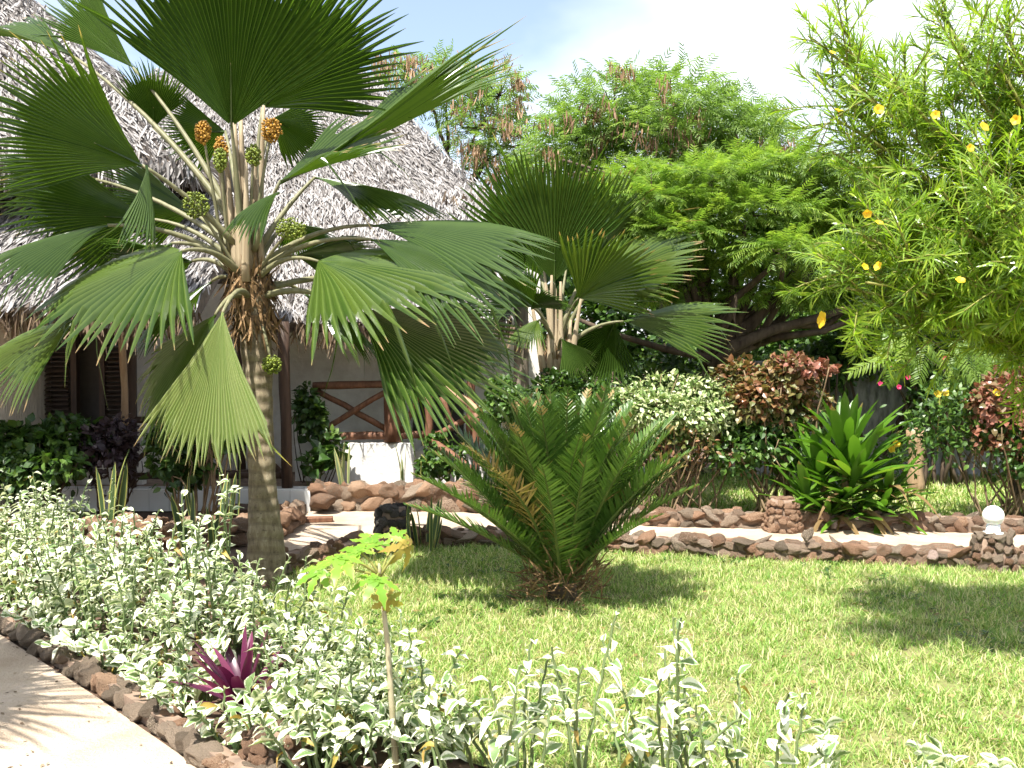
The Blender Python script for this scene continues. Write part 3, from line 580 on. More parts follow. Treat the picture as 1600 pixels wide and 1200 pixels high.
pole(H2, 'brace', rp_(492, 609, yb + .05), rp_(604, 671, yb + .05), .035, M['pole']); pole(H2, 'brace', rp_(494, 678, yb - .02), rp_(604, 612, yb - .02), .035, M['pole'])
pole(H2, 'rail_post', rp_(614, 690), rp_(614, 560), .10, M['pole']); pole(H2, 'rail_post', rp_(671, 695, 11.0), rp_(669, 620, 11.0), .045, M['pole'])
pole(H2, 'brace', rp_(628, 676), rp_(660, 610), .032, M['pole']); pole(H2, 'brace', rp_(676, 684, 10.9), rp_(742, 647, 10.9), .035, M['pole'])
pole(H2, 'brace', rp_(690, 620, 10.9), rp_(712, 672, 10.9), .032, M['pole']); pole(H2, 'rail', rp_(698, 606, 10.8), rp_(752, 645, 10.5), .042, M['polepale'])
pole(H2, 'rail', rp_(676, 690, 10.8), rp_(738, 735, 10.4), .045, M['pole'])
pole(H2, 'rail_post', rp_(743, 765, 10.5), rp_(744, 645, 10.5), .042, M['pole']); pole(H2, 'rail_post', rp_(735, 690, 10.9), rp_(737, 560, 10.9), .05, M['pole'])
pole(H2, 'roof_post', (.12, 11.0, 0), (.10, 11.0, 2.2), .085, M['bark_pale'])

# ------------------------------------------------------------------ fan palms
def fan_blade(g, h, axis, nrm, Rr, half, n, split=.6, pleat=.62, cup=0.0, droop=0.2, mat=0, tipd=.10, ragged=.05, asym=0.0):
    X = nrmz(vec(axis)); Z = vec(nrm); Z = nrmz(Z - (Z @ X) * X); Y = np.cross(Z, X)
    phi = np.linspace(-half, half, 2 * n + 1); dphi = phi[1] - phi[0]
    Rj = Rr * (0.74 + .26 * np.cos(phi * .8)) * (1 + asym * np.sin(phi))
    rj = np.repeat(1 + rng.normal(0, ragged, n + 1), 2)[:2 * n + 1]; Rj = Rj * rj
    cst = .13 * Rr * np.cos(np.clip(phi, -1.5, 1.5)) ** 2
    def pt(j, s, zoff):
        r = s * Rj[j]; x = cst[j] * min(1, s * 3) + r * np.cos(phi[j]); y = r * np.sin(phi[j]); return x, y, zoff
    def warp(P):
        x, y, z = P[:, 0], P[:, 1], P[:, 2]
        rr = np.sqrt(x * x + y * y)
        z = z + cup * (np.sqrt(y * y + (.06 * Rr) ** 2) - .06 * Rr) - droop * np.maximum(rr, 0) ** 2 / Rr
        k = 1 / np.sqrt(1 + (droop * 1.2 * rr / Rr) ** 2); k2 = 1 / math.sqrt(1 + cup * cup)
        return np.stack([x * k, y * k * k2, z], 1)
    ss = [.02, .12, .25, .40, .56, split]; dead = rng.random(n) < .05; V = []; rn = []; al = []; ed = []
    segr = np.clip(rng.uniform(.15, .75) + rng.normal(0, .13, n + 1), 0, 1)
    for s in ss:
        for j in range(2 * n + 1):
            amp = pleat * s * Rj[j] * dphi; V.append(pt(j, s, amp if j % 2 else -amp)); rn.append(segr[j // 2]); al.append(s); ed.append(j % 2)
    k = 2 * n + 1; f = [[a * k + j, a * k + j + 1, (a + 1) * k + j + 1, (a + 1) * k + j] for a in range(len(ss) - 1) for j in range(2 * n)]
    base = (len(ss) - 1) * k; cnt = len(V)
    for i in range(n):
        jv0, jr, jv1 = 2 * i, 2 * i + 1, 2 * i + 2; sw = rng.normal(0, .03); td = (tipd if not dead[i] else .5) * rng.uniform(.3, 1.8)
        prev = [base + jv0, base + jr, base + jv1]
        for s, tp in ((split + .30 * (1 - split), .70), (split + .66 * (1 - split), .40), (1.0, .04)):
            q = (s - split) / (1 - split); row = []
            for j in (jv0, jr, jv1):
                a = phi[jr] + (phi[j] - phi[jr]) * tp + sw * q; r = s * Rj[jr]
                amp = pleat * split * Rr * dphi * tp * .8
                row.append((cst[jr] + r * math.cos(a), r * math.sin(a), (amp if j == jr else -amp) - td * Rr * q * q))
            ids = [cnt, cnt + 1, cnt + 2]; V += row; rn += [segr[i]] * 3; al += [s] * 3; ed += [0, 1, 0]; cnt += 3
            f += [[prev[0], prev[1], ids[1], ids[0]], [prev[1], prev[2], ids[2], ids[1]]]; prev = ids
    P = warp(np.array(V)); Wp = vec(h) + P[:, :1] * X + P[:, 1:2] * Y + P[:, 2:3] * Z
    g.add(Wp, np.array(f), mat, np.array(rn), np.array(ed), np.array(al))
    tube(g, [vec(h) + X * t * Rr * .34 - Z * (droop * (t * .34) ** 2 * Rr + .006) for t in (0, .33, .66, 1)], [.010, .008, .005, .002], 5, mat)
def palm(label, base, trunk_pts, trunk_r, axis_lo, axis_hi, fronds, nseg=34, group=None, hrange=(150, 500), fib=True):
    t = thing('fan_palm', label, 'palm', base, group); B = Vector(base)
    g = Geo(); P = trunk_pts; n = 40; pts = []; rr = []
    for i in range(n):
        u = i / (n - 1) * (len(P) - 1); k = min(int(u), len(P) - 2); fr = u - k
        pts.append(Vector(P[k]).lerp(Vector(P[k + 1]), fr) - B); rr.append((trunk_r[k] * (1 - fr) + trunk_r[k + 1] * fr) * (1 + .03 * math.sin(i * 2.1) + rng.normal(0, .012)))
    tube(g, pts, rr, 18, jit=.04); obj('trunk', g.mesh('trunk', M['trunk']), t)
    lo, hi = Vector(axis_lo), Vector(axis_hi)
    if fib:
        g = Geo(); m = 420; u = rng.random(m); a = rng.uniform(0, 6.28, m); ax = vec(lo - B) + (vec(hi) - vec(lo)) * (u[:, None] * .75 - .38)
        rad = np.stack([np.cos(a), np.sin(a), np.zeros(m)], 1); rt = trunk_r[-1] * (1.02 + .1 * rng.random(m))
        D = rad * .35 + np.stack([rng.normal(0, .5, m), rng.normal(0, .5, m), rng.choice([-1, 1], m, p=[.72, .28]) * 1.0], 1)
        add_leaves(g, ax + rad * rt[:, None], D, rad + rng.normal(0, .3, (m, 3)), rng.uniform(.06, .24, m), .010 * rng.uniform(.4, 1.6, m), [0, .5, 1], [1, .8, .2], bend=.15)
        obj('leaf_base_fibre', g.mesh('leaf_base_fibre', M['fibre'], False), t, kind='stuff')
    for fr in fronds:
        hx, hy, hd, tx, ty, td, nr, half = fr[:8]; o_ = fr[8] if len(fr) > 8 else {}
        h = px(hx, hy, hd); tp = px(tx, ty, td); Rr = (tp - h).length
        g = Geo(); fan_blade(g, h - B, tp - h, nr, Rr * 1.04, R(half), o_.get('n', nseg), cup=o_.get('cup', -.1), droop=o_.get('droop', .12), split=o_.get('split', .66), tipd=o_.get('tipd', .035), pleat=o_.get('pleat', .80), asym=o_.get('asym', 0))
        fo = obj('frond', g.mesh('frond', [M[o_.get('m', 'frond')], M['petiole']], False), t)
        if o_.get('pet', True):
            u = 1 - (hy - hrange[0]) / (hrange[1] - hrange[0]); u = min(max(u, 0), 1); b0 = lo.lerp(hi, u * .9)
            out_d = (h - b0); flat = Vector((out_d.x, out_d.y, 0)); b0 = b0 + (flat.normalized() * trunk_r[-1] * .7 if flat.length > .05 else Vector())
            c = b0.lerp(h, .45) + Vector((0, 0, .10 * out_d.length + (.08 if hy > 330 else 0)))
            g = Geo(); tube(g, [q - B for q in bez(b0, c, h, 10)], np.linspace(.026, .010, 10) * (.92 + .16 * rng.random()), 7); obj('petiole', g.mesh('petiole', M['petiole']), fo)
    return t
UNDER = (0.0, 0.9, 0.35)      # underside turned to us: upper face looks away
P1 = Vector((-1.78, 7.2, 0))
fr1 = [
 (362, 198, 6.95, 362, -95, 6.6, (0.05, .95, .2), 58, dict(cup=.05, droop=.10, n=44)),
 (410, 168, 7.45, 560, 15, 7.5, (-.35, .8, .45), 52, dict(cup=.0, droop=.12, n=34)),
 (222, 258, 6.75, 5, 150, 6.4, (.15, .85, .45), 48, dict(cup=.06, droop=.10, n=36)),
 (208, 106, 7.7, 92, -14, 7.9, (-.75, -.15, .65), 26, dict(cup=.4, droop=.10)),
 (112, 86, 7.9, -25, 22, 8.1, (-.5, -.1, .85), 34, dict(cup=.5, droop=.18)),
 (240, 200, 7.7, 242, 108, 7.6, (0, .9, .3), 50, dict(cup=.1, droop=.2)),
 (436, 286, 6.95, 745, 140, 7.5, (-.35, -.25, .9), 26, dict(cup=.55, droop=-.02)),
 (438, 282, 6.95, 600, 222, 6.9, (-.3, -.45, .85), 52, dict(cup=.45, droop=.06)),
 (492, 277, 7.5, 668, 298, 7.6, (.0, -.12, 1), 60, dict(cup=-.25, droop=.12)),
 (582, 352, 7.15, 828, 345, 7.0, (-.1, -.40, .9), 44, dict(cup=-.2, droop=.10, asym=-.05)),
 (580, 374, 6.85, 808, 420, 6.65, (.1, -.5, .84), 44, dict(cup=-.25, droop=.10)),
 (497, 408, 6.75, 715, 418, 6.5, (.02, -.50, .86), 78, dict(cup=-.22, droop=.12, m='frond_old', asym=.12)),
 (562, 486, 6.85, 778, 575, 6.6, (.2, -.72, .62), 50, dict(cup=-.15, droop=.05, m='frond_old', asym=.0)),
 (650, 455, 7.6, 795, 530, 7.7, (.2, -.3, .9), 42, dict(cup=-.2, droop=.1)),
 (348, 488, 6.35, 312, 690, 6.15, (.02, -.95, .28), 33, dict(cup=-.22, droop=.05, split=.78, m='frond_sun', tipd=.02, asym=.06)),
 (336, 492, 6.75, 215, 650, 6.8, (-.3, -.75, .5), 46, dict(cup=-.2, droop=.1)),
 (284, 392, 6.6, 62, 462, 6.3, (-.05, -.54, .84), 80, dict(cup=-.22, droop=.12, m='frond_old', asym=-.1)),
 (268, 380, 6.9, 90, 440, 7.0, (-.2, -.3, .9), 55, dict(cup=-.2, droop=.14)),
 (168, 352, 6.75, -20, 388, 6.4, (-.1, -.5, .85), 44, dict(cup=-.3, droop=.12)),
 (128, 498, 6.9, -40, 555, 6.7, (-.2, -.6, .75), 46, dict(cup=-.3, droop=.12, m='frond_old', pet=False)),
 (228, 342, 7.3, 50, 325, 7.3, (0, .75, .6), 54, dict(cup=-.1, droop=.15)),
 (230, 258, 6.6, 246, 372, 6.55, (.9, -.35, .2), 30, dict(cup=-.9, droop=.05, n=22, pet=False)),
 (436, 300, 6.8, 352, 328, 6.6, (-.1, -.4, .9), 44, dict(cup=-.5, droop=.25, n=20, pet=False)),
 (424, 186, 7.9, 505, 222, 8.0, (.1, .75, .6), 60, dict(cup=0, droop=.1)),
 (352, 205, 7.9, 268, 205, 8.0, (.1, .75, .6), 55, dict(cup=0, droop=.1)),
 (455, 350, 7.6, 500, 385, 7.9, (.1, .6, .6), 60, dict(cup=0, droop=.2, n=30)),
 (300, 408, 7.3, 190, 400, 7.5, (-.1, .5, .8), 50, dict(cup=-.1, droop=.15)),
 (462, 400, 7.4, 580, 392, 7.6, (.1, .5, .8), 52, dict(cup=-.1, droop=.15)),
 (330, 440, 7.3, 215, 500, 7.4, (-.2, -.3, .9), 50, dict(cup=-.2, droop=.15)),
 (470, 455, 7.4, 590, 520, 7.6, (.2, -.2, .9), 50, dict(cup=-.2, droop=.15)),
 (300, 330, 7.6, 190, 300, 7.8, (0, .7, .6), 50, dict(cup=0, droop=.15)),
 (150, 280, 7.6, 10, 285, 7.7, (0, .6, .8), 46, dict(cup=-.2, droop=.15)),
]
pal1 = palm('tall fan palm with ringed grey trunk and pleated fronds beside the hedge', P1, [px(415, 908, 7.2), px(416, 860, 7.2), px(410, 760, 7.2), px(406, 650, 7.2), px(400, 540, 7.2), px(392, 440, 7.2)], [.155, .135, .098, .092, .11, .125], px(393, 470, 7.2), px(380, 330, 7.2), fr1)
# sheathing petiole bases and fruit of the tall palm
for k, (bx, by, tx, ty, dd, r) in enumerate([(380, 440, 365, 185, 7.12, .05), (388, 440, 376, 185, 7.14, .045), (372, 430, 352, 230, 7.16, .04), (402, 430, 412, 165, 7.24, .036), (398, 440, 398, 230, 7.2, .04), (366, 400, 342, 260, 7.2, .036), (384, 440, 384, 240, 7.05, .035), (410, 420, 402, 280, 7.18, .03)]):
    g = Geo(); a, b = px(bx, by, dd), px(tx, ty, dd); tube(g, [q - P1 for q in bez(a, a.lerp(b, .5) + Vector((rng.normal(0, .01), -.02, 0)), b, 8)], np.linspace(r, r * .3, 8), 8); obj('petiole_base', g.mesh('petiole_base', M['crownshaft']), pal1)
for (fx, fy, fd, r, mm, bx, by) in [(317, 207, 7.0, (.055, .05, .085), 'fruit_orange', 350, 400), (424, 203, 7.1, (.075, .065, .09), 'fruit_orange', 395, 380), (345, 240, 7.15, (.05, .05, .13), 'fruit_orange', 360, 400), (396, 243, 7.05, (.055, .05, .08), 'fruit_green', 390, 380), (306, 320, 6.95, (.095, .08, .095), 'fruit_green', 375, 430), (455, 358, 7.0, (.11, .09, .08), 'fruit_green', 400, 430), (344, 250, 7.0, (.045, .045, .09), 'fruit_green', 358, 400), (425, 570, 7.05, (.07, .06, .07), 'fruit_green', 408, 500)]:
    g = Geo(); c = px(fx, fy, fd) - P1; n = 300; d = sphere_dirs(n); P = vec(c) + d * vec(r) * (rng.random(n) ** .33)[:, None]
    for q in P:
        s = rng.uniform(.006, .0105); g.add(q + ICO1 * s, ICO1F, 0, rng.random())
    a = px(bx, by, 7.15) - P1; tube(g, bez(a, vec(a) * .5 + vec(c) * .5 + vec((0, -.02, .03)), vec(c), 6), np.linspace(.016, .008, 6), 5, 1)
    obj('fruit_cluster', g.mesh('fruit_cluster', [M[mm], M['petiole']]), pal1)
P2 = Vector((.46, 10.4, 0))
fr2 = [
 (866, 440, 10.3, 868, 262, 10.1, (.0, .95, .2), 52, dict(cup=.1, droop=.1, m='frond_old')),
 (850, 432, 10.6, 800, 275, 10.7, (.1, .9, .3), 52, dict(cup=.1, droop=.12)),
 (885, 420, 10.7, 915, 285, 10.9, (-.1, .9, .3), 55, dict(cup=.1, droop=.12)),
 (904, 466, 10.0, 1000, 385, 9.7, (-.2, .85, .45), 66, dict(cup=.06, droop=.12, m='frond_old')),
 (928, 450, 10.4, 1058, 365, 10.3, (-.3, -.55, .75), 60, dict(cup=.1, droop=.12, m='frond_old')),
 (926, 410, 10.7, 985, 300, 10.8, (-.3, .8, .4), 56, dict(cup=.1, droop=.1, m='frond_old')),
 (974, 502, 10.2, 1124, 478, 10.0, (.0, -.55, .8), 44, dict(cup=-.35, droop=.06, m='frond_old')),
 (832, 480, 10.0, 768, 425, 9.8, (.2, .7, .6), 60, dict(cup=.2, droop=.15)),
 (830, 482, 10.0, 880, 458, 9.8, (-.2, .6, .7), 50, dict(cup=.3, droop=.25, n=24, pet=False)),
 (842, 500, 9.9, 800, 520, 9.7, (-.1, -.4, .9), 60, dict(cup=-.3, droop=.3, n=26, m='frond_old')),
 (878, 530, 9.9, 918, 578, 9.8, (.1, -.8, .5), 45, dict(cup=-.2, droop=.15, n=26, m='frond_old')),
 (960, 505, 10.6, 925, 590, 10.8, (.3, .8, .3), 55, dict(cup=.1, droop=.2)),
 (820, 460, 10.8, 745, 470, 10.9, (0, -.4, .9), 55, dict(cup=-.2, droop=.2)),
 (835, 410, 10.8, 780, 390, 10.9, (0, .7, .6), 60, dict(cup=.1, droop=.2)),
]
pal2 = palm('shorter fan palm with upright fronds growing behind the clipped dark hedge', P2, [P2, px(866, 620, 10.4), px(868, 560, 10.4), px(870, 530, 10.4)], [.16, .14, .12, .11], px(872, 560, 10.4), px(870, 500, 10.4), fr2, 30, None, (400, 540))
for k, (bx, by, tx, ty) in enumerate([(860, 585, 862, 430), (876, 585, 876, 440), (890, 580, 908, 465), (850, 580, 830, 470), (868, 590, 868, 450), (886, 585, 892, 500), (866, 560, 850, 420)]):
    g = Geo(); a, b = px(bx, by, 10.25), px(tx, ty, 10.25 + .02 * k); tube(g, [q - P2 for q in bez(a, a.lerp(b, .5), b, 7)], np.linspace(.044, .012, 7), 8); obj('petiole_base', g.mesh('petiole_base', M['crownshaft']), pal2)
# a palm of the same kind whose fronds hang over the near path, left of the view: its shade falls on the sand
P3 = Vector((-4.28, 3.05, 0)); t3 = thing('fan_palm', 'fan palm standing left of the near path, its frond shade falling on the sand', 'palm', P3)
g = Geo(); tube(g, [(0, 0, -.02), (0, 0, .3), (.03, 0, 1.2), (.06, 0, 2.7)], [.16, .12, .10, .12], 14); obj('trunk', g.mesh('trunk', M['trunk']), t3)
for k in range(16):
    a = k * 2.4; el = .9 - .07 * k; d = Vector((math.cos(a) * math.cos(el), math.sin(a) * math.cos(el), math.sin(el))); h = Vector((.06, 0, 2.6)) + d * rng.uniform(.5, .75)
    dd = Vector((d.x, d.y, d.z - .55)); g = Geo(); fan_blade(g, h, dd, (-d.x * .5, -d.y * .5, 1), 1.05, R(62), 36, cup=-.2, droop=.15)
    fo = obj('frond', g.mesh('frond', [M['frond'], M['petiole']], False), t3); g = Geo(); tube(g, bez((.06, 0, 2.4), Vector((.06, 0, 2.7)) + d * .3, h, 7), np.linspace(.03, .016, 7), 6); obj('petiole', g.mesh('petiole', M['petiole']), fo)

# ------------------------------------------------------------------ cycad
CY = Vector((.33, 6.5, 0)); cy = thing('cycad', 'large spiky green cycad with feather fronds rising from the lawn', 'cycad', CY)
def cycad_frond(L, arch, brown, dry=False):
    """pinnate frond in its own frame: grows along +X, upper side +Z"""
    g = Geo(); n = 46; s = np.linspace(.10, 1, n); ang = -arch * s ** 1.5
    x = L * s * np.sinc(ang / np.pi * .8); z = L * s * np.sin(ang) * .6
    tg = nrmz(np.stack([np.gradient(x), np.zeros(n), np.gradient(z)], 1))
    P = np.stack([x, np.zeros(n), z], 1); up = np.stack([-tg[:, 2], np.zeros(n), tg[:, 0]], 1)
    tube(g, np.vstack([[[0, 0, 0]], P]), np.linspace(.011, .003, n + 1), 5, 1)
    prof = np.clip(np.minimum(s * 3.2 + .12, (1.06 - s) * 3.0), .18, 1) * .155
    for sd in (-1, 1):
        fw = .42 + .75 * s; D = tg * fw[:, None] + vec((0, sd, 0)) + up * .42 + rng.normal(0, .06, (n, 3))
        if dry: D += rng.normal(0, .35, (n, 3))
        ismat = (s > brown) | (rng.random(n) < (.5 if dry else .02))
        N = up * 1.0 - vec((0, sd, 0)) * .5
        for mk in (False, True):
            k = ismat == mk
            if k.any(): add_leaves(g, P[k], D[k], N[k], prof[k] * rng.uniform(.9, 1.08, k.sum()), .0068, [0, .25, .7, 1], [.7, 1, .8, .08], mat=2 if mk else 0, bend=rng.uniform(-.05, .3, k.sum()), fold=-.25)
    return g.mesh('frond', [M['cycad'], M['rachis'], M['cycad_brown']], False)
CF = [cycad_frond(1.0, a, b) for a, b in ((.22, 2), (.32, 2), (.14, 2), (.36, 2), (.2, .97), (.26, .94))]; CD = [cycad_frond(1.0, .5, .4, True), cycad_frond(1.0, .7, .2, True)]
def place_frond(me, base, az, el, roll, L):
    o = obj('frond', me, cy); m = Matrix.Translation(base) @ Matrix.Rotation(az, 4, 'Z') @ Matrix.Rotation(-el, 4, 'Y') @ Matrix.Rotation(roll, 4, 'X') @ Matrix.Scale(L, 4); o.matrix_local = m
for k in range(72):
    u = (k + .5) / 72; az = k * 2.39996 + rng.normal(0, .12); el = R(54 + 33 * (1 - u) ** .8) + rng.normal(0, .05)
    L = (1.20 - .06 * u) * rng.uniform(.9, 1.06); b = Vector((math.cos(az) * .07, math.sin(az) * .07, .10 + .10 * (1 - u)))
    me = CD[k % 2] if (u > .72 and rng.random() < .22) else CF[int(rng.integers(6))]
    place_frond(me, b, az, el, rng.normal(0, .3), L)
for (tx, ty, td, L) in [(652, 772, 6.3, 1.22), (690, 690, 6.5, 1.3), (1062, 690, 6.4, 1.35), (720, 650, 6.7, 1.35), (1035, 640, 6.7, 1.4), (668, 725, 6.1, 1), (700, 690, 6.9, 1), (1070, 745, 6.2, 1), (1040, 700, 6.1, 1), (770, 640, 6.2, 1), (970, 640, 6.1, 1), (725, 760, 6.0, 1), (1020, 790, 6.0, 1)]:
    d = px(tx, ty, td) - CY - Vector((0, 0, .12)); az = math.atan2(d.y, d.x); el = math.atan2(d.z, math.hypot(d.x, d.y)) + .05
    place_frond(CF[0], Vector((0, 0, .12)), az, el, 0, d.length * 1.02)
g = Geo(); tube(g, [(0, 0, -.02), (0, 0, .1), (0, 0, .22)], [.10, .10, .06], 12, jit=.2); obj('stem', g.mesh('stem', M['bark']), cy)
g = Geo(); n = 700; d = sphere_dirs(n, -.35); P = d * vec((.24, .24, .36)) * rng.uniform(.4, 1.2, n)[:, None] + vec((0, 0, .14)); P[:, 2] = np.maximum(P[:, 2], .01)
add_leaves(g, P, d + rng.normal(0, .6, (n, 3)) + vec((0, 0, .5)), rng.normal(0, 1, (n, 3)), rng.uniform(.06, .17, n), .006, [0, .5, 1], [.7, 1, .1], bend=.3); obj('dry_leaflets', g.mesh('dry_leaflets', M['fibre'], False), cy, kind='stuff')

# ------------------------------------------------------------------ white-edged shrubs (foreground)
def varie_leaf(curl, fold, w_):
    g = Geo(); ts = np.linspace(0, 1, 7); ws = vec([.12, .62, .95, 1, .82, .48, .03])
    V, Fq, idx, e, a = strips([(0, 0, 0)], [(1, 0, 0)], [(0, 0, 1)], 1.0, w_, ts, ws, bend=curl, fold=fold, cols=3)
    V = V + np.stack([np.zeros(len(V)), np.zeros(len(V)), .035 * np.sin(a * 11 + e * 2) * e], 1)
    g.add(V, Fq, 0, rng.random(), e, a); return g.mesh('leaf', M['varie'], True)
VL = [varie_leaf(c, f, w_) for c, f, w_ in ((.25, .35, .25), (.5, .25, .28), (.75, .4, .24), (.15, .6, .26), (.95, .3, .27), (.4, .1, .22), (.6, .55, .30), (1.1, .5, .25))]
def _dry():
    g = Geo(); V, Fq, idx, e, a = strips([(0, 0, 0)], [(1, 0, 0)], [(0, 0, 1)], 1.0, .2, np.linspace(0, 1, 6), vec([.1, .7, .9, .7, .4, .03]), bend=1.2, fold=.8, cols=3); g.add(V, Fq, 0, .6, e, a); return g.mesh('leaf', M['papaya_dry'], True)
VLD = _dry()
def shrub(label, group, base, nst, h, spread, leafL, nleaf, lean=(0, 0), bare=.25):
    t = thing('variegated_shrub', label, 'shrub', base, group)
    for s in range(nst):
        a = rng.uniform(0, 6.283); q = spread * math.sqrt(rng.random()); hh = h * rng.uniform(.55, 1.08)
        b = Vector((math.cos(a) * q * .35, math.sin(a) * q * .35, -.01)); tip = Vector((math.cos(a) * q + lean[0] * hh + rng.normal(0, .04), math.sin(a) * q + lean[1] * hh + rng.normal(0, .04), hh))
        c = b.lerp(tip, .5) + Vector((rng.normal(0, .05), rng.normal(0, .05), .08)); pts = bez(b, c, tip, 11)
        pts = [p + Vector(((-1) ** i * .003, (-1) ** (i // 2) * .003, 0)) for i, p in enumerate(pts)]
        g = Geo(); tube(g, pts, np.linspace(.0072, .0042, 11), 5, cap=False); st = obj('stem', g.mesh('stem', M['varie_stem']), t)
        nl = int(nleaf * rng.uniform(.8, 1.2)); side = rng.uniform(0, 6.28)
        for i in range(nl):
            u = bare + (1 - bare) * (i + .6) / nl; k = min(int(u * 10), 9); p = pts[k].lerp(pts[k + 1], u * 10 - k); tg = (pts[k + 1] - pts[k]).normalized()
            aa = side + i * math.pi * .94 + rng.normal(0, .35); rad = Vector((math.cos(aa), math.sin(aa), 0)); rad = (rad - tg * rad.dot(tg)).normalized()
            up_ = .75 * (1 if u < .9 else 1.9) * rng.uniform(.35, 1.1); D = (rad + tg * up_).normalized(); Nn = (tg - rad * up_ * .6 + Vector(rng.normal(0, .28, 3))); Nn = (Nn - D * Nn.dot(D)).normalized(); Y = Nn.cross(D)
            L = leafL * rng.uniform(.5, 1.3) * (1.0 if u < .9 else .75)
            o = bpy.data.objects.new('leaf', VLD if rng.random() < (.10 if u < bare + .25 else .015) else VL[int(rng.integers(8))]); col.objects.link(o); o.parent = st
            o.matrix_local = Matrix(((D.x * L, Y.x * L, Nn.x * L, p.x), (D.y * L, Y.y * L, Nn.y * L, p.y), (D.z * L, Y.z * L, Nn.z * L, p.z), (0, 0, 0, 1)))
    return t
HLS = ['white edged green shrub hugging the stone kerb of the near path', 'white edged green shrub inside the hedge, between kerb row and rear row', 'white edged green shrub in the rear hedge row backing onto palm and lawn']; HG = 'white edged shrubs hedging the near path'
kd = [Vector(k) for k in KERB]
def kerb_pt(u):
    seg = [(kd[i + 1] - kd[i]).length for i in range(len(kd) - 1)]; s = u
    for i, L in enumerate(seg):
        if s <= L: return kd[i].lerp(kd[i + 1], s / L), (kd[i + 1] - kd[i]).normalized()
        s -= L
for k in range(17):
    p, d = kerb_pt(1.6 + k * .29 + rng.normal(0, .05)); nn = Vector((-d.y, d.x)); nn = nn if nn.y > 0 else -nn; q = p + nn * .19
    if math.hypot(q.x + 1.2, q.y - 4.38) > .2:
        shrub('low trailing white edged sprig at the hedge foot, spilling over the stone kerb', 'low sprigs along the kerb', (q.x, q.y, 0), int(rng.integers(4, 7)), .24 * rng.uniform(.7, 1.2), .22, .075, 9, (-nn.x * .35, -nn.y * .35), bare=.05)
rows = [(.34, 1.5, 6.5, .34), (.62, 1.3, 6.2, .36), (.92, 1.2, 5.4, .40)]
for HL, (off, u0, u1, st) in zip(HLS, rows):
    u = u0
    while u < u1:
        p, d = kerb_pt(u); nn = Vector((-d.y, d.x)); nn = nn if nn.y > 0 else -nn; q = p + nn * (off + rng.normal(0, .05))
        if math.hypot(q.x + 1.16, q.y - 4.42) > .26:
            shrub(HL, HG, (q.x, q.y, 0), int(rng.integers(7, 10)), (.44 + .20 * max(0, min(1, (q.y - 4.4) / 1.2))) * rng.uniform(.85, 1.12), .24, .070, 18, bare=.06)
        u += st * rng.uniform(.85, 1.2)
HL2 = 'leggy dark stemmed white edged shrub around the papaya stem'; HG2 = 'leggy variegated shrubs by the papaya'
for (x, y) in [(520, 1150), (575, 1130), (470, 1130), (540, 1090), (610, 1110), (480, 1060), (640, 1190), (500, 1210)]:
    d = 1.6 * F / (y - 559); shrub(HL2, HG2, ((x - 800) / F * d, d, 0), 7, .40, .20, .066, 13, bare=.3)
for (x, y) in [(430, 1150), (470, 1180), (520, 1190), (560, 1165), (600, 1175), (650, 1160), (690, 1190), (580, 1205), (640, 1215), (490, 1215)]:
    d = 1.6 * F / (y - 559); shrub('low leafy white edged sprig covering the soil near the papaya', 'low sprigs near the papaya', ((x - 800) / F * d, d, 0), 5, .24, .22, .07, 10, bare=.05)
HL3 = 'sparse pale leaved shrub with thin bare stems at the near lawn edge'; HG3 = 'sparse pale shrubs at the lawn edge'
for (x, y, h) in [(-.68, 3.66, .40), (-.16, 3.45, .56), (.02, 3.55, .52), (.12, 3.35, .62), (.30, 3.55, .46), (.48, 3.4, .56), (.62, 3.55, .62), (.75, 3.38, .58), (.92, 3.5, .50), (.05, 3.75, .40), (.45, 3.8, .30), (1.18, 3.42, .28), (1.5, 3.4, .24), (-.14, 3.85, .42), (1.75, 3.45, .22)]:
    shrub(HL3, HG3, (x, y, 0), int(rng.integers(3, 5)), h * rng.uniform(.85, 1.25), .32, .078, 11, bare=.3)
# two tall shoots standing above the hedge in front of the palm
shrub('tall slender white edged shoots standing above the hedge before the palm trunk', 'tall shoots by the palm', (-1.62, 5.62, 0), 3, .98, .05, .085, 11, bare=.4)
shrub('tall slender white edged shoots standing above the hedge before the palm trunk', 'tall shoots by the palm', (-1.72, 5.5, 0), 2, .82, .05, .085, 10, bare=.4)

# ------------------------------------------------------------------ papaya, purple rosette, snake plants, strap plant
def sword(n_, L, W, bend, fold, m, name='leaf'):
    g = Geo(); ts = np.linspace(0, 1, 8); ws = np.interp(ts, n_[0], n_[1])
    V, Fq, idx, e, a = strips([(0, 0, 0)], [(1, 0, 0)], [(0, 0, 1)], L, W, ts, ws, bend=bend, fold=fold, cols=3); g.add(V, Fq, 0, rng.random(), e, a); return g.mesh(name, m, True)
def orient(o, p, D, N, s=1.0):
    D = Vector(D).normalized(); N = Vector(N); N = (N - D * N.dot(D)).normalized(); Y = N.cross(D)
    o.matrix_local = Matrix(((D.x * s, Y.x * s, N.x * s, p[0]), (D.y * s, Y.y * s, N.y * s, p[1]), (D.z * s, Y.z * s, N.z * s, p[2]), (0, 0, 0, 1)))
PA = Vector((-.435, 3.72, 0)); pa = thing('papaya_plant', 'young papaya plant with thin pale stem and a few lobed yellowing leaves', 'plant', PA)
topp = px(594, 905, 3.72); stem_pts = [PA, px(612, 1100, 3.72), px(605, 1000, 3.72), topp]
g = Geo(); tube(g, [q - PA for q in stem_pts], [.0125, .0115, .010, .008], 8); tube(g, [topp - PA, px(592, 880, 3.72) - PA], [.008, .005], 6); obj('stem', g.mesh('stem', M['papaya_stem']), pa)
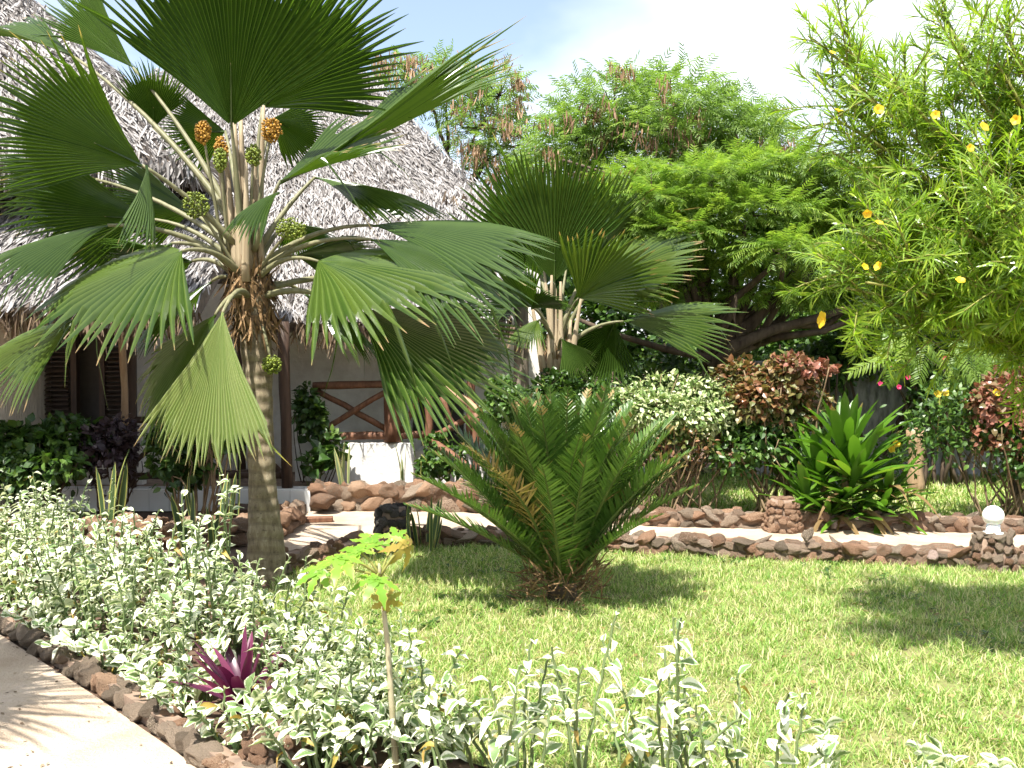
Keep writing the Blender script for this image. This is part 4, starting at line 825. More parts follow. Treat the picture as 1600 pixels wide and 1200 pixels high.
def papaya_leaf(R0, droop, seed, m):
    r_ = np.random.default_rng(seed); g = Geo()
    lobes = [(-2.45, .55), (-1.65, .78), (-.85, .95), (0, 1.08), (.85, .95), (1.65, .78), (2.45, .55)]
    for (a, l) in lobes:
        a += r_.normal(0, .08); l *= R0 * r_.uniform(.85, 1.1); X = vec((math.cos(a), math.sin(a), 0)); Y = vec((-math.sin(a), math.cos(a), 0))
        st = [(0, .30 if True else 0), (.25, .30), (.42, .17), (.55, .34), (.63, .20), (.74, .24), (.82, .12), (1.0, .012)]
        V = []; e = []; al = []
        for (t, wd) in st:
            for c in (-1, 0, 1):
                p = X * t * l + Y * c * wd * l * (.42 if t == 0 else .62); q = math.hypot(p[0], p[1]) / R0
                p = p + vec((0, 0, -droop * R0 * q * q + .10 * R0 * abs(c) * wd + .02 * R0 * math.sin(9 * t + a * 3))); V.append(p); e.append(abs(c) if t > .3 else abs(c) * .4); al.append(t)
        f = [[i * 3 + c, i * 3 + c + 1, (i + 1) * 3 + c + 1, (i + 1) * 3 + c] for i in range(len(st) - 1) for c in range(2)]
        g.add(V, np.array(f), 0, r_.random(), np.array(e), np.array(al))
    return g.mesh('leaf', m, True)
for i, (cx, cy_, cd, tx, ty, td, nn, R0, dr, mm) in enumerate([(532, 872, 3.62, 505, 900, 3.5, (-.2, -.55, .8), .13, .35, 'papaya'), (560, 862, 3.72, 520, 840, 3.85, (0, -.5, .85), .13, .3, 'papaya'), (577, 850, 3.85, 600, 828, 3.95, (0, -.6, .75), .125, .25, 'papaya'), (588, 905, 3.62, 560, 935, 3.5, (-.1, -.75, .55), .12, .45, 'papaya'), (500, 892, 3.68, 455, 908, 3.66, (-.2, -.5, .8), .115, .4, 'papaya'), (635, 850, 3.75, 648, 885, 3.74, (.5, -.6, .5), .10, 1.1, 'papaya_dry'), (604, 935, 3.66, 606, 965, 3.66, (.1, -.9, .3), .085, 1.3, 'papaya_dry'), (620, 842, 3.8, 612, 815, 3.85, (.1, -.6, .7), .08, .5, 'papaya')]):
    c = px(cx, cy_, cd) - PA; d = px(tx, ty, td) - PA - c; g = papaya_leaf(R0, dr, i + 3, M[mm]); lf = obj('leaf', g, pa); orient(lf, c, d, nn)
    g = Geo(); b = topp - PA + Vector((0, 0, .01)); pp = bez(b, b.lerp(c, .5) + Vector((0, 0, .03)), c, 6); tube(g, pp, np.linspace(.006, .0035, 6), 6); po = obj('petiole', g.mesh('petiole', M['twig_green']), pa)
RH = Vector((-1.20, 4.38, 0)); rh = thing('purple_plant', 'rosette of purple sword leaves among the white edged shrubs', 'plant', RH)
PUR = [sword(([0, .15, .5, .85, 1], [.75, 1, .9, .5, .02]), 1.0, .085, b, .35, M['purple']) for b in (.12, .28, .45, .05)]
for k in range(24):
    u = k / 24; az = k * 2.4; el = R(82 - 55 * u) + rng.normal(0, .08); d = Vector((math.cos(az) * math.cos(el) - .22, math.sin(az) * math.cos(el) - .1, math.sin(el)))
    o = obj('leaf', PUR[k % 4], rh); orient(o, (math.cos(az) * .03, math.sin(az) * .03, .04 + .05 * (1 - u)), d, Vector((-math.cos(az), -math.sin(az), .8)), rng.uniform(.25, .36))
SAN = [sword(([0, .1, .5, .85, 1], [.6, .8, 1, .6, .02]), 1.0, .055, b, .3, M['sansev']) for b in (.02, .1, .2, -.05)]; SANP = [sword(([0, .1, .5, .85, 1], [.6, .8, 1, .6, .02]), 1.0, .05, b, .3, M['sansev_pale']) for b in (.02, .12)]
def snake(label, p, n, h, ms, sp=.10):
    t = thing('snake_plant', label, 'plant', p)
    for k in range(n):
        a = rng.uniform(0, 6.28); q = sp * math.sqrt(rng.random()); ln = rng.uniform(.02, .30)
        o = obj('leaf', ms[int(rng.integers(len(ms)))], t); orient(o, (q * math.cos(a), q * math.sin(a), -.01), (ln * math.cos(a), ln * math.sin(a), 1), (math.cos(a * 3), math.sin(a * 3), .1), h * rng.uniform(.6, 1.08))
snake('clump of dark snake plant leaves between the hedge and the palm trunk', (-2.40, 7.45, 0), 9, .62, SAN, .16)
snake('snake plant leaves rising in the dim bed left of the tiled step', (-3.55, 8.75, .1), 4, .72, SAN, .10)
snake('snake plant leaves standing in front of the tiled step', (-2.62, 8.72, .1), 6, .66, SAN, .2)
snake('dark snake plant clump beside the dark coral pillar', (-.72, 8.22, 0), 9, .46, SAN, .14)
snake('pale upright snake plant before the sunlit white plinth', (-1.78, 10.72, .2), 6, .52, SANP, .07)
snake('pale snake plant at the right corner of the white plinth', (-1.18, 10.75, .2), 4, .48, SANP, .04)
SPt = Vector((3.15, 9.42, 0)); sp_ = thing('strap_leaved_plant', 'big glossy plant of broad strap leaves in layered rosettes by the pebble pillar', 'plant', SPt)
SL = [sword(([0, .12, .55, .85, 1], [.35, .55, 1, .7, .05]), 1.0, w_, b, f, M['strap']) for w_, b, f in ((.075, .12, .3), (.088, .26, .25), (.075, .4, .3), (.09, .03, .35))]; SLD = [sword(([0, .2, .6, 1], [.4, .8, .9, .05]), 1.0, .07, 1.0, .4, M['strap_dry'])]
def rosette(c, n, L, el0, el1, dry=0):
    for k in range(n):
        u = (k + .5) / n; az = k * 2.4 + rng.normal(0, .2); el = R(el0 + (el1 - el0) * u) + rng.normal(0, .08); d = Vector((math.cos(az) * math.cos(el), math.sin(az) * math.cos(el), math.sin(el)))
        ms = SLD if rng.random() < dry else SL; o = obj('leaf', ms[int(rng.integers(len(ms)))], sp_); orient(o, Vector(c) + Vector((math.cos(az) * .03, math.sin(az) * .03, .06 * (1 - u))), d, Vector((-math.cos(az) * math.sin(el), -math.sin(az) * math.sin(el), math.cos(el))) + Vector(rng.normal(0, .12, 3)), L * rng.uniform(.8, 1.12))
rosette((.02, 0, .60), 26, .68, 88, 36); rosette((.08, -.1, .44), 30, .62, 62, 12); rosette((.02, -.08, .26), 32, .60, 46, -2, .12); rosette((-.35, -.05, .20), 22, .50, 80, 8, .08); rosette((-.22, .1, .42), 18, .62, 85, 30); rosette((.38, -.05, .24), 24, .52, 60, 4, .1); rosette((.08, -.1, .12), 24, .50, 36, -2, .25); rosette((-.18, -.15, .10), 22, .46, 50, 0, .2); rosette((.28, -.15, .10), 22, .46, 50, 0, .2)
for (a, b) in (((0, 0, 0), (.02, 0, .66)), ((0, 0, 0), (-.22, .1, .44)), ((-.2, 0, 0), (-.35, -.05, .24)), ((.2, 0, 0), (.38, -.05, .26))):
    g = Geo(); tube(g, [Vector(a), Vector(a).lerp(Vector(b), .5), Vector(b)], [.04, .035, .03], 8); obj('stem', g.mesh('stem', M['strap_dry']), sp_)

# ------------------------------------------------------------------ leaf-cloud shrubs
OV = ([0, .3, .65, 1], [.15, 1, .8, .05])
def cloud(n, c, r, zmin=-.5, shell=.6, lumps=5, lump_r=.45):
    """points spread through a lumpy crown: several lobes, denser near their surface"""
    c = vec(c); r = vec(r); Ls = [np.zeros(3)] + [sphere_dirs(1, zmin)[0] * rng.uniform(.45, .8) for _ in range(lumps)]
    k = rng.integers(0, len(Ls), n); d = sphere_dirs(n, -1); q = shell + (1 - shell) * rng.random(n); q *= np.where(k == 0, .75, lump_r * rng.uniform(.8, 1.15, n))
    P = np.array(Ls)[k] + d * q[:, None]; return c + P * r, nrmz(d + np.array(Ls)[k] * .6)
def shrub_cloud(name, label, cat, base, parts, stems, stem_m, group=None, leafL=.08, leafW=.4, stemr=.012):
    """parts: list of (material key, n leaves, centre, radii)"""
    t = thing(name, label, cat, base, group); B = vec(base)
    allc = []
    for (mk, n, c, r) in parts:
        P, d = cloud(n, vec(c) - B, r); ok = P[:, 2] > .02; P, d = P[ok], d[ok]; n = len(P); allc.append((vec(c) - B, vec(r)))
        D = d * .8 + rng.normal(0, .55, (n, 3)) + vec((0, 0, -.15)); N = d * .7 + vec((0, 0, .8)) + rng.normal(0, .5, (n, 3)); L = leafL * rng.uniform(.55, 1.2, n)
        g = Geo(); add_leaves(g, P, D, N, L, L * leafW * rng.uniform(.7, 1.15, n), *OV, bend=rng.uniform(.05, .6, n), fold=.25, cols=3)
        obj('foliage', g.mesh('foliage', M[mk], False), t, kind='stuff')
    for s in range(stems):
        c, r = allc[int(rng.integers(len(allc)))]; tip = c + sphere_dirs(1, -.2)[0] * r * rng.uniform(.5, .95); b = vec((c[0] * .7 + rng.normal(0, r[0] * .25), c[1] * .6 + rng.normal(0, .06), -.01)); b[2] = -.01
        g = Geo(); pts = wob(bez(b, b * .4 + tip * .6 + rng.normal(0, .06, 3), tip, 7), .012); tube(g, pts, np.linspace(stemr, stemr * .35, 7), 5); obj('stem', g.mesh('stem', M[stem_m]), t)
    return t
shrub_cloud('variegated_hedge_shrub', 'tall pale variegated shrub with bare brown stems behind the path wall', 'shrub', (1.55, 9.75, 0), [('variehedge', 5600, (1.55, 9.9, 1.16), (.80, .42, .42)), ('hedge', 1900, (1.65, 9.95, .80), (.80, .42, .45)), ('acal', 900, (1.6, 9.85, .72), (.85, .36, .42))], 34, 'twig', None, .062, .3)
shrub_cloud('copperleaf_shrub', 'copper and green leaved shrub between the pale shrub and the strap leaved plant', 'shrub', (2.65, 9.75, 0), [('acal', 4300, (2.62, 9.9, 1.14), (.66, .45, .50)), ('acal_red', 420, (2.85, 9.7, 1.5), (.28, .25, .14)), ('hedge', 1300, (2.5, 9.85, .70), (.6, .35, .45))], 22, 'twig', None, .075, .42, .016)
shrub_cloud('copperleaf_shrub', 'red copper leaved shrub with arching bare twigs behind the globe lamp', 'shrub', (4.85, 9.6, 0), [('acal_red', 2300, (4.85, 9.5, .98), (.72, .45, .50)), ('hedge', 1300, (4.8, 9.6, .75), (.72, .45, .5)), ('acal_red', 500, (5.15, 9.4, 1.45), (.4, .35, .3))], 40, 'twig', None, .068, .42)
shrub_cloud('clipped_hedge', 'dark green clipped hedge clump at the foot of the shorter fan palm', 'hedge', (.4, 9.75, 0), [('darkleaf', 4200, (.36, 9.75, .95), (.62, .45, .50)), ('hedge', 900, (-.05, 9.7, 1.15), (.30, .3, .28)), ('hedge', 400, (.85, 9.6, 1.2), (.18, .2, .16)), ('darkleaf', 1400, (.4, 9.7, .45), (.6, .4, .4))], 10, 'bark', None, .065, .4)
shrub_cloud('garden_shrub', 'small bright green shrub in the planter beside the pole railing', 'shrub', (-.75, 10.75, .2), [('hedge', 700, (-.72, 10.72, .5), (.32, .22, .26))], 8, 'twig_green', None, .075, .4)
shrub_cloud('garden_shrub', 'dark bushy shrub in shade below the louvred window', 'shrub', (-4.6, 9.5, 0), [('darkleaf', 2600, (-4.6, 9.5, .60), (.75, .36, .50)), ('hedge', 300, (-4.4, 9.35, .66), (.5, .3, .30)), ('darkleaf', 800, (-5.3, 9.5, .55), (.5, .36, .42))], 14, 'bark', None, .095, .4)
shrub_cloud('garden_shrub', 'purple leaved shrub in shade at the end of the louvred window', 'shrub', (-3.85, 9.6, 0), [('purpleleaf', 700, (-3.85, 9.6, .58), (.30, .28, .5))], 8, 'bark', None, .09, .36)
shrub_cloud('garden_shrub', 'dark many stemmed shrub on the shaded bed before the veranda', 'shrub', (-3.1, 9.5, 0), [('darkleaf', 900, (-3.05, 9.5, .90), (.42, .30, .28)), ('darkleaf', 500, (-3.2, 9.5, .5), (.4, .3, .3)), ('hedge', 200, (-2.75, 9.45, .95), (.22, .2, .2))], 16, 'twig', None, .10, .36, .014)
shrub_cloud('garden_shrub', 'leafy dark shrub growing against the white wall beside the veranda post', 'shrub', (-2.3, 11.05, 0), [('darkleaf', 700, (-2.28, 11.05, .98), (.22, .2, .38)), ('darkleaf', 160, (-2.05, 10.95, .6), (.22, .16, .22))], 9, 'bark', None, .10, .34, .009)
shrub_cloud('garden_shrub', 'low plant with broad dark leaves against the sunlit plinth', 'shrub', (-2.0, 10.78, .2), [('darkleaf', 46, (-1.98, 10.8, .45), (.22, .12, .16)), ('hedge', 16, (-2.2, 10.75, .42), (.07, .07, .12))], 5, 'twig_green', None, .13, .5, .005)
# background vegetation
BG = [('dark creeper tumbling over the top of the weathered grey wall', (4.6, 13.0, 0), [('darkleaf', 2200, (4.9, 13.0, 1.62), (1.6, .4, .34)), ('hedge', 900, (4.1, 12.8, 1.5), (.5, .3, .5))], .10),
      ('tall dim thicket filling the gap under the flat crowned tree', (5.6, 15.2, 0), [('darkleaf', 4600, (5.4, 15.2, 2.2), (2.4, .8, 1.7))], .13),
      ('dense green hedge shrub in front of the weathered grey wall with crimson flowers', (5.6, 12.2, 0), [('hedge', 3600, (5.7, 12.2, 1.3), (1.2, .7, 1.05))], .10),
      ('dark leafy thicket under the leaning tree limbs', (2.0, 13.4, 0), [('darkleaf', 4200, (2.0, 13.4, 1.0), (1.8, .8, 1.05))], .10),
      ('bright leaved thicket beneath the flat crowned tree', (3.5, 14.2, 0), [('hedge', 4200, (3.4, 14.2, 1.3), (1.6, .8, 1.1))], .11),
      ('tall leafy thicket rising behind the red copper leaved shrub', (7.3, 12.6, 0), [('hedge', 4200, (7.2, 12.4, 1.7), (1.6, .9, 1.6))], .11),
      ('shaded thicket behind the shorter fan palm', (.2, 14.4, 0), [('darkleaf', 3600, (.4, 14.4, 1.4), (1.4, .8, 1.4))], .11)]
for (lab, b, prt, ll) in BG: shrub_cloud('thicket_shrub', lab, 'shrub', b, prt, 10, 'bark', None, ll, .38, .03)
gw = thing('garden_wall', 'weathered grey and white streaked wall behind the strap leaved plant', 'wall', (5.2, 13.3, 0)); box('wall_body', (6.2, 13.3, .78), (6.0, .22, 1.56), M['greywall'], gw)
pole(thing('tree_stump', 'short pale brown cut trunk standing before the grey wall', 'stump', (4.72, 11.6, 0)), 'trunk', (4.72, 11.6, -.02), (4.70, 11.6, .78), .095, M['polepale'], .012)
fl = thing('bougainvillea_sprig', 'scattered crimson flowers on the thicket before the grey wall', 'flowers', (5.0, 11.4, 1.2))
def blossom(parent, p, s, m, n=5, dirn=(0, -1, .3)):
    g = Geo(); dv = nrmz(vec(dirn)); ax = nrmz(np.cross(dv, vec((.2, .1, 1)))); ay = np.cross(dv, ax); a = np.linspace(0, 6.283, n, endpoint=False)
    D = np.cos(a)[:, None] * ax + np.sin(a)[:, None] * ay + dv * .9; add_leaves(g, np.zeros((n, 3)), D, np.tile(dv, (n, 1)), s, s * .42, [0, .4, .8, 1], [.25, .8, 1, .4], bend=.35, fold=.2, cols=3)
    return obj('flower', g.mesh('flower', m, True), parent, Vector(p) - parent.location)
for (x, y) in [(1406, 575), (1418, 590), (1404, 605), (1390, 570), (1375, 600), (1475, 560)]: blossom(fl, px(x, y, 11.35), .034, M['flower_r'])
yf = thing('allamanda_vine', 'trailing vine with yellow flowers between the strap plant and red shrub', 'vine', (4.0, 9.7, 0))
for (x, y, d) in [(1392, 702, 9.3), (1400, 694, 9.3), (1464, 616, 9.4), (1476, 614, 9.4), (1556, 614, 9.3)]: blossom(yf, px(x, y, d), .042, M['flower_y'])
g = Geo(); P = np.concatenate([rng.normal(0, 1, (150, 3)) * vec((.12, .1, .10)) + vec(px(x, y, 9.45)) - vec(yf.location) for (x, y) in ((1400, 705), (1470, 625), (1440, 660), (1450, 690))]); n = len(P)
add_leaves(g, P, rng.normal(0, 1, (n, 3)), rng.normal(0, .6, (n, 3)) + vec((0, -.3, 1)), .075, .015, *OV, bend=.2); obj('foliage', g.mesh('foliage', M['hedge'], False), yf, kind='stuff')
g = Geo(); tube(g, wob(bez((0, 0, 0), (.1, -.1, .5), vec(px(1470, 620, 9.45)) - vec(yf.location), 9), .02), .007, 5); tube(g, wob(bez((0, 0, 0), (-.2, 0, .2), vec(px(1400, 700, 9.45)) - vec(yf.location), 9), .02), .007, 5); obj('stem', g.mesh('stem', M['twig_green']), yf)

# ------------------------------------------------------------------ trees
def pinnate(g, B, D, N, L, npair, pl, pw, mat=0, rnd=None, droop=.35):
    """compound feathery leaves: each has npair pairs of narrow pinnae along a drooping midrib"""
    n = len(B); D = nrmz(D); N = nrmz(N - (N * D).sum(1, keepdims=True) * D); S_ = np.cross(D, N); r = rng.random(n) if rnd is None else rnd
    for i in range(npair):
        u = (i + .8) / npair; P = B + D * (L * u)[:, None] - N * (L * droop * u * u)[:, None]
        tg = nrmz(D - N * (2 * droop * u))
        for sd in (-1, 1):
            dd = S_ * sd + tg * (.45 + .5 * u) - N * .15 + rng.normal(0, .12, (n, 3))
            add_leaves(g, P, dd, N + rng.normal(0, .15, (n, 3)), pl * L * (1.15 - .65 * abs(u - .4)) * rng.uniform(.85, 1.1, n), pw, [0, .5, 1], [.7, 1, .25], mat=mat, rnd=np.clip(r + rng.normal(0, .06, n), 0, 1), bend=.25)
def branching(g, p0, targets, r0, mat=0, sag=.1, wig=.05, sides=6, rend=.25):
    for tq in targets:
        a, b = vec(p0), vec(tq); c = a * .5 + b * .5 + rng.normal(0, wig, 3) * np.linalg.norm(b - a) + vec((0, 0, -sag * np.linalg.norm(b - a)))
        pts = wob(bez(a, c, b, 8), .012 * np.linalg.norm(b - a)); tube(g, pts, np.linspace(r0, r0 * rend, 8), sides, mat, jit=.1)
def feather_tree(label, base, trunk_to, centres, nleaf, leafL, m, pods=0, npair=6, pl=.30, pw=.011, r0=.13, flat=False, bark='bark', twigs=40):
    t = thing('feathery_tree', label, 'tree', base); B = vec(base); tt_ = vec(trunk_to) - B
    g = Geo(); tube(g, wob(bez((0, 0, -.05), tt_ * .5 + rng.normal(0, .1, 3), tt_, 9), .03), np.linspace(r0, r0 * .6, 9), 10, jit=.12)
    cs = [(vec(c) - B, vec(r)) for c, r in centres]
    branching(g, tt_, [c for c, r in cs], r0 * .5, 0, -.05, .08)
    obj('trunk', g.mesh('trunk', M[bark]), t)
    g = Geo()
    for k in range(twigs):
        c, r = cs[k % len(cs)]; branching(g, c, [c + sphere_dirs(1, -.4)[0] * r * rng.uniform(.7, 1.08)], .018, 0, 0, .1, 4)
    obj('twigs', g.mesh('twigs', M[bark]), t, kind='stuff')
    g = Geo(); tot = sum(np.prod(r) ** .66 for c, r in cs)
    for c, r in cs:
        n = int(nleaf * np.prod(r) ** .66 / tot); d = sphere_dirs(n, -.75); q = .45 + .6 * rng.random(n) ** .6; P = c + d * r * q[:, None]
        D = d * vec((1, 1, .35)) + rng.normal(0, .45, (n, 3)) + vec((0, 0, .25 if not flat else .05)); N = vec((0, 0, 1)) + rng.normal(0, .28 if flat else .5, (n, 3))
        pinnate(g, P, D, N, leafL * rng.uniform(.7, 1.2, n), npair, pl, pw, droop=.35 if not flat else .2)
    obj('crown', g.mesh('crown', M[m], False), t)
    if pods:
        g = Geo(); n = pods; ci = rng.integers(0, len(cs), n); C = np.array([cs[i][0] + (sphere_dirs(1, -.8)[0] * vec((1, .2, 1)) + vec((0, -1.05, -.15))) * cs[i][1] * rng.uniform(.8, 1.0) for i in ci])
        C = np.repeat(C, 17, 0) + rng.normal(0, .08, (n * 17, 3)); D = rng.normal(0, .22, (n * 17, 3)) + vec((0, 0, -1))
        add_leaves(g, C, D, rng.normal(0, 1, (n * 17, 3)), rng.uniform(.10, .22, n * 17), .013, [0, .5, 1], [.6, 1, .5], bend=.1); obj('seed_pods', g.mesh('seed_pods', M['pod'], False), t, kind='stuff')
    return t
def pc(x, y, d, rx, ry, rz): return (px(x, y, d), (rx * d / F, ry, rz * d / F))
feather_tree('airy feathery tree hung with brown seed pods rising behind the shrubs', (2.6, 17, 0), px(1040, 400, 17), [pc(960, 175, 17, 90, 1.0, 62), pc(1050, 190, 16.6, 100, 1.1, 72), pc(1130, 205, 17, 80, 1.0, 50), pc(900, 220, 17, 60, .8, 50), pc(860, 265, 17, 45, .8, 45), pc(1000, 250, 17, 110, .9, 50), pc(1180, 225, 17, 50, .7, 45), pc(1090, 270, 17, 100, .9, 45)], 3100, .34, 'leuc', 42, 7, .34, .010, .16)
feather_tree('thin feathery tree with many brown pods behind the thatched roof end', (-1.0, 18.5, 0), px(715, 330, 18.5), [pc(640, 130, 18.5, 55, .8, 36), pc(700, 140, 18.5, 60, .8, 45), pc(750, 200, 18.3, 55, .8, 55), pc(790, 230, 18.3, 45, .8, 45), pc(780, 150, 18.5, 40, .7, 40), pc(770, 280, 18.3, 50, .8, 40)], 1050, .32, 'leuc', 58, 7, .32, .010, .12, twigs=70)
FT = feather_tree('spreading flat crowned tree with fern like leaves and a dark leaning trunk', px(1100, 690, 11.6) * 1.0, px(1110, 560, 11.6), [pc(1020, 318, 11.4, 85, .8, 20), pc(1110, 285, 11.6, 105, .9, 20), pc(1210, 268, 11.8, 100, .9, 20), pc(1300, 290, 11.8, 90, .9, 22), pc(1050, 368, 11.2, 75, .7, 20), pc(1165, 335, 11.4, 110, .8, 20), pc(1225, 392, 10.8, 62, .5, 18), pc(1110, 408, 11.8, 80, .7, 16), pc(1275, 350, 11.8, 80, .8, 22), pc(1060, 450, 12, 50, .6, 14), pc(985, 290, 12, 50, .6, 22), pc(1200, 460, 11.6, 70, .6, 12), pc(1350, 340, 12, 70, .8, 30), pc(1360, 420, 12.2, 70, .7, 30), pc(1400, 480, 12.4, 80, .7, 26), pc(1290, 440, 12.4, 60, .7, 20)], 7000, .27, 'delo', 0, 10, .30, .0062, .15, flat=True)
FTb = Vector(FT.location)
for (pts, r) in [([(1112, 575, 11.5), (1150, 545, 11.4), (1200, 515, 11.4), (1260, 500, 11.5), (1330, 480, 11.7)], .085), ([(1108, 580, 11.6), (1100, 540, 11.5), (1085, 500, 11.4), (1070, 450, 11.4)], .07), ([(1180, 540, 11.5), (1215, 480, 11.3), (1222, 430, 11.1), (1225, 395, 10.9)], .045), ([(1112, 560, 11.5), (1040, 545, 11.5), (960, 520, 11.6), (900, 500, 11.9)], .05), ([(1190, 530, 11.6), (1290, 520, 11.6), (1400, 470, 11.8)], .05), ([(1150, 550, 11.5), (1160, 470, 11.6), (1130, 380, 11.6), (1120, 300, 11.6)], .04)]:
    g = Geo(); tube(g, wob([px(*p) - FTb for p in pts], .02), np.linspace(r, r * .45, len(pts)), 8, jit=.15); obj('limb', g.mesh('limb', M['bark']), FT)
for (pts, r) in [([(1010, 390, 11), (1030, 340, 11), (1015, 285, 11), (1017, 262, 11)], .012), ([(1250, 310, 11), (1262, 270, 11), (1285, 215, 11), (1296, 195, 11)], .014), ([(880, 250, 13), (980, 280, 12.5), (1060, 315, 12), (1120, 330, 12)], .018), ([(1000, 250, 13), (1080, 262, 12.6), (1130, 280, 12)], .014), ([(1150, 460, 11), (1148, 500, 11), (1150, 508, 11)], .022)]:
    g = Geo(); tube(g, wob([px(*p) - FTb for p in pts], .015), np.linspace(r, r * .4, len(pts)), 5); obj('bare_twig', g.mesh('bare_twig', M['bark']), FT)
# distant wood
g = Geo(); n = 20000; P, d = cloud(n, (5, 21, 2.0), (13, 2.0, 3.2), lumps=16, lump_r=.34); ok = P[:, 2] > 0; P, d = P[ok], d[ok]; n = len(P)
add_leaves(g, P, d + rng.normal(0, .6, (n, 3)), vec((0, 0, 1)) + rng.normal(0, .6, (n, 3)), rng.uniform(.15, .32, n), .065, *OV, bend=.3, fold=.2, cols=3)
obj('distant_wood', g.mesh('distant_wood', M['hedge'], False), label='dim mass of trees far behind the garden', cat='trees', kind='stuff')
# oleander with yellow trumpets, on the right
TH = Vector((3.6, 5.4, 0)); th = thing('yellow_oleander', 'bright narrow leaved yellow oleander tree leaning over the lawn from the right', 'tree', TH)
g = Geo(); fork = vec((-.15, 0, 1.1)); tube(g, wob(bez((0, 0, -.03), (.05, 0, .5), fork, 7), .015), np.linspace(.09, .065, 7), 9, jit=.1)
shoots = []
limbs = []
for (x, y, d) in [(1300, 60, 5.6), (1390, 120, 5.3), (1480, 40, 5.5), (1560, 100, 5.2), (1330, 210, 5.6), (1420, 250, 5.3), (1540, 260, 5.0), (1330, 360, 5.2), (1400, 400, 5.0), (1500, 360, 5.0), (1320, 455, 5.2), (1420, 455, 5.1), (1520, 445, 5.0), (1600, 420, 4.9), (1600, 200, 5.2), (1590, -40, 5.4), (1420, -60, 5.6), (1650, 320, 5.0), (1700, 100, 5.3), (1560, 180, 5.8), (1480, 300, 5.9), (1460, 180, 5.7), (1560, 380, 5.7), (1300, 30, 5.9), (1350, 330, 5.5), (1350, 440, 5.1), (1440, 440, 5.2), (1550, 320, 4.8), (1500, 100, 5.2), (1400, 330, 5.2), (1560, 20, 5.2), (1262, 55, 5.6), (1275, 115, 5.6), (1290, 175, 5.5), (1300, 235, 5.5), (1300, 415, 5.2), (1310, 480, 5.2), (1330, 130, 5.3)]:
    limbs.append(px(x, y, d * .93) - TH)
for tq in limbs:
    a = fork + vec((0, 0, rng.uniform(0, .5))); b = vec(tq); L = np.linalg.norm(b - a); c = a * .55 + b * .45 + vec((0, 0, (.10 if b[2] > 1.2 else -.02) * L)) + rng.normal(0, .06, 3)
    pts = bez(a, c, b, 9); tube(g, wob(pts, .008), np.linspace(.022, .006, 9), 6, 1)
    for k in range(22):
        u = rng.uniform(.42, 1.0); q = Vector(bez(a, c, b, 21)[int(u * 20)]); dirv = (Vector(b) - Vector(a)).normalized() * .7 + Vector(rng.normal(0, .6, 3)) + Vector((-.1, 0, .12 if b[2] > 1.4 else -.05)); dirv.normalize()
        ln = rng.uniform(.18, .42); e = q + dirv * ln; tube(g, bez(q, q.lerp(e, .5) + Vector((0, 0, .03)), e, 5), np.linspace(.0055, .003, 5), 4, 1); shoots.append((q, e, dirv))
obj('trunk', g.mesh('trunk', [M['bark_pale'], M['twig_green']]), th)
B_, D_, N_l, L_ = [], [], [], []
for (q, e, dv) in shoots:
    X = nrmz(vec(dv)); A = nrmz(np.cross(X, vec((.1, .2, 1)))); Bn = np.cross(X, A); nl = 40
    u = rng.random(nl) ** .7; a = rng.uniform(0, 6.283, nl); rad = np.cos(a)[:, None] * A + np.sin(a)[:, None] * Bn
    B_.append(vec(q) + (vec(e) - vec(q)) * u[:, None]); D_.append(rad * (1.15 - .75 * u[:, None]) + X * (.35 + .75 * u[:, None]) + rng.normal(0, .1, (nl, 3))); N_l.append(X * 1.0 - rad * .4 + vec((0, 0, .5))); L_.append(rng.uniform(.09, .165, nl) * (1 - .25 * u))
B_ = np.concatenate(B_); D_ = np.concatenate(D_); N_l = np.concatenate(N_l); L_ = np.concatenate(L_)
g = Geo(); add_leaves(g, B_, D_, N_l, L_, .0037 * rng.uniform(.8, 1.3, len(L_)), [0, .25, .6, .85, 1], [.5, 1, 1, .6, .05], bend=rng.uniform(.15, .75, len(L_))); obj('crown', g.mesh('crown', M['theve'], False), th)
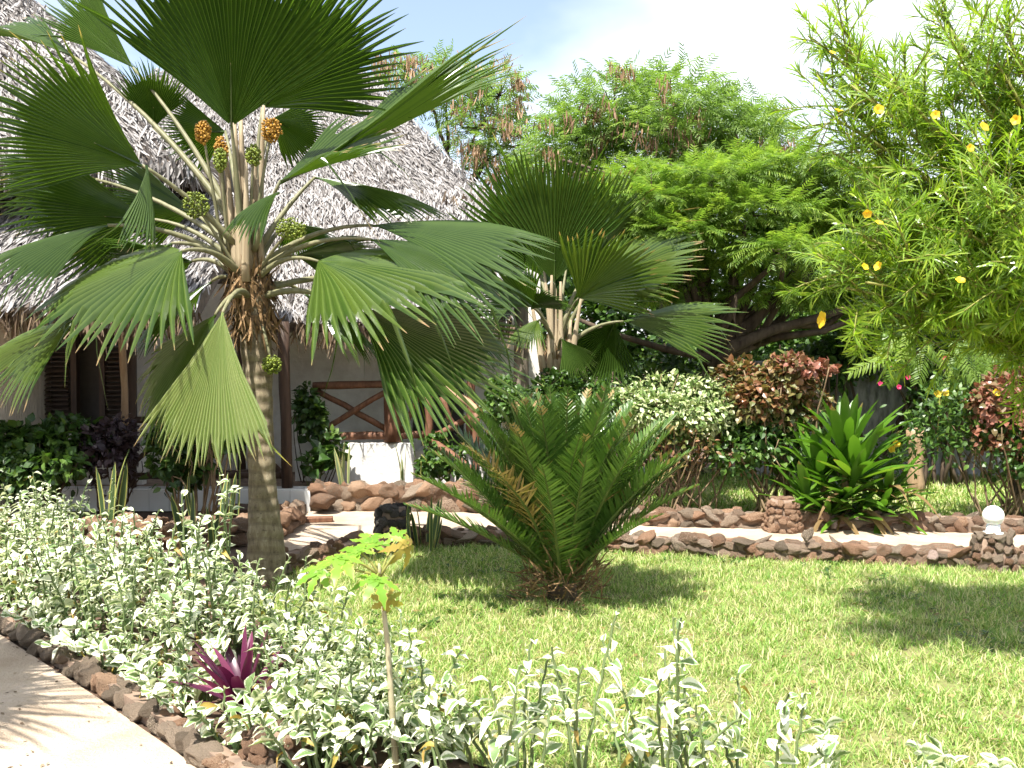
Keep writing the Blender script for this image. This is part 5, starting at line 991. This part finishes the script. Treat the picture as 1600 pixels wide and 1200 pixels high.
for (x, y, d) in [(1372, 172, 4.9), (1300, 84, 5.3), (1294, 112, 5.3), (1310, 175, 5.3), (1355, 333, 4.75), (1373, 350, 4.75), (1374, 417, 4.85), (1535, 200, 4.6), (1515, 232, 4.6), (1588, 188, 4.6), (1350, 418, 5.0), (1500, 440, 4.7), (1462, 180, 4.9)]:
    blossom(th, px(x, y, d * .93), rng.uniform(.019, .028), M['flower_y'], 5, rng.normal(0, .5, 3) + vec((-.2, -.8, .5)))
g = Geo(); blossom(th, px(1290, 500, 4.9), .05, M['flower_y'], 5, (-1, -.2, .1))
for (x, y, d) in [(1382, 526, 4.8), (1403, 522, 4.8), (1531, 354, 4.6), (1467, 467, 4.8), (1350, 522, 4.9)]:
    g = Geo(); c = vec(px(x, y, d) - TH); V = ICO2 * vec((.019, .017, .016)) * (1 + .1 * (ICO2[:, :1] > .3)); g.add(V + c, ICO2F, 0, .8); tube(g, [c + vec((0, 0, .012)), c + vec((.005, .01, .07))], .002, 4, 0); obj('fruit', g.mesh('fruit', M['hedge']), th)
# big compound leaves hanging low behind the oleander
lt_ = thing('feather_leaved_sapling', 'sapling with hanging broad feather leaves under the oleander branches', 'tree', (5.3, 10.4, 0))
g = Geo(); Bq = []; Dq = []
for (x, y) in [(1430, 510), (1470, 530), (1500, 545), (1540, 540), (1450, 560), (1520, 575), (1580, 560), (1400, 535)]:
    p = px(x, y, 9.9) - lt_.location; Bq.append(vec(p)); Dq.append(vec((rng.normal(.2, .3), -.3, -.6)))
    tube(g, wob(bez((0, 0, 0), (0, 0, 1.2), vec(p), 9), .02), np.linspace(.014, .005, 9), 5, 1)
Bq = np.repeat(np.array(Bq), 3, 0) + rng.normal(0, .08, (24, 3)); Dq = np.repeat(np.array(Dq), 3, 0) + rng.normal(0, .35, (24, 3))
pinnate(g, Bq, Dq, np.tile(vec((0, -.7, .6)), (24, 1)) + rng.normal(0, .2, (24, 3)), rng.uniform(.3, .45, 24), 16, .28, .009, 0, droop=.2)
obj('crown', g.mesh('crown', [M['delo'], M['bark']], False), lt_)
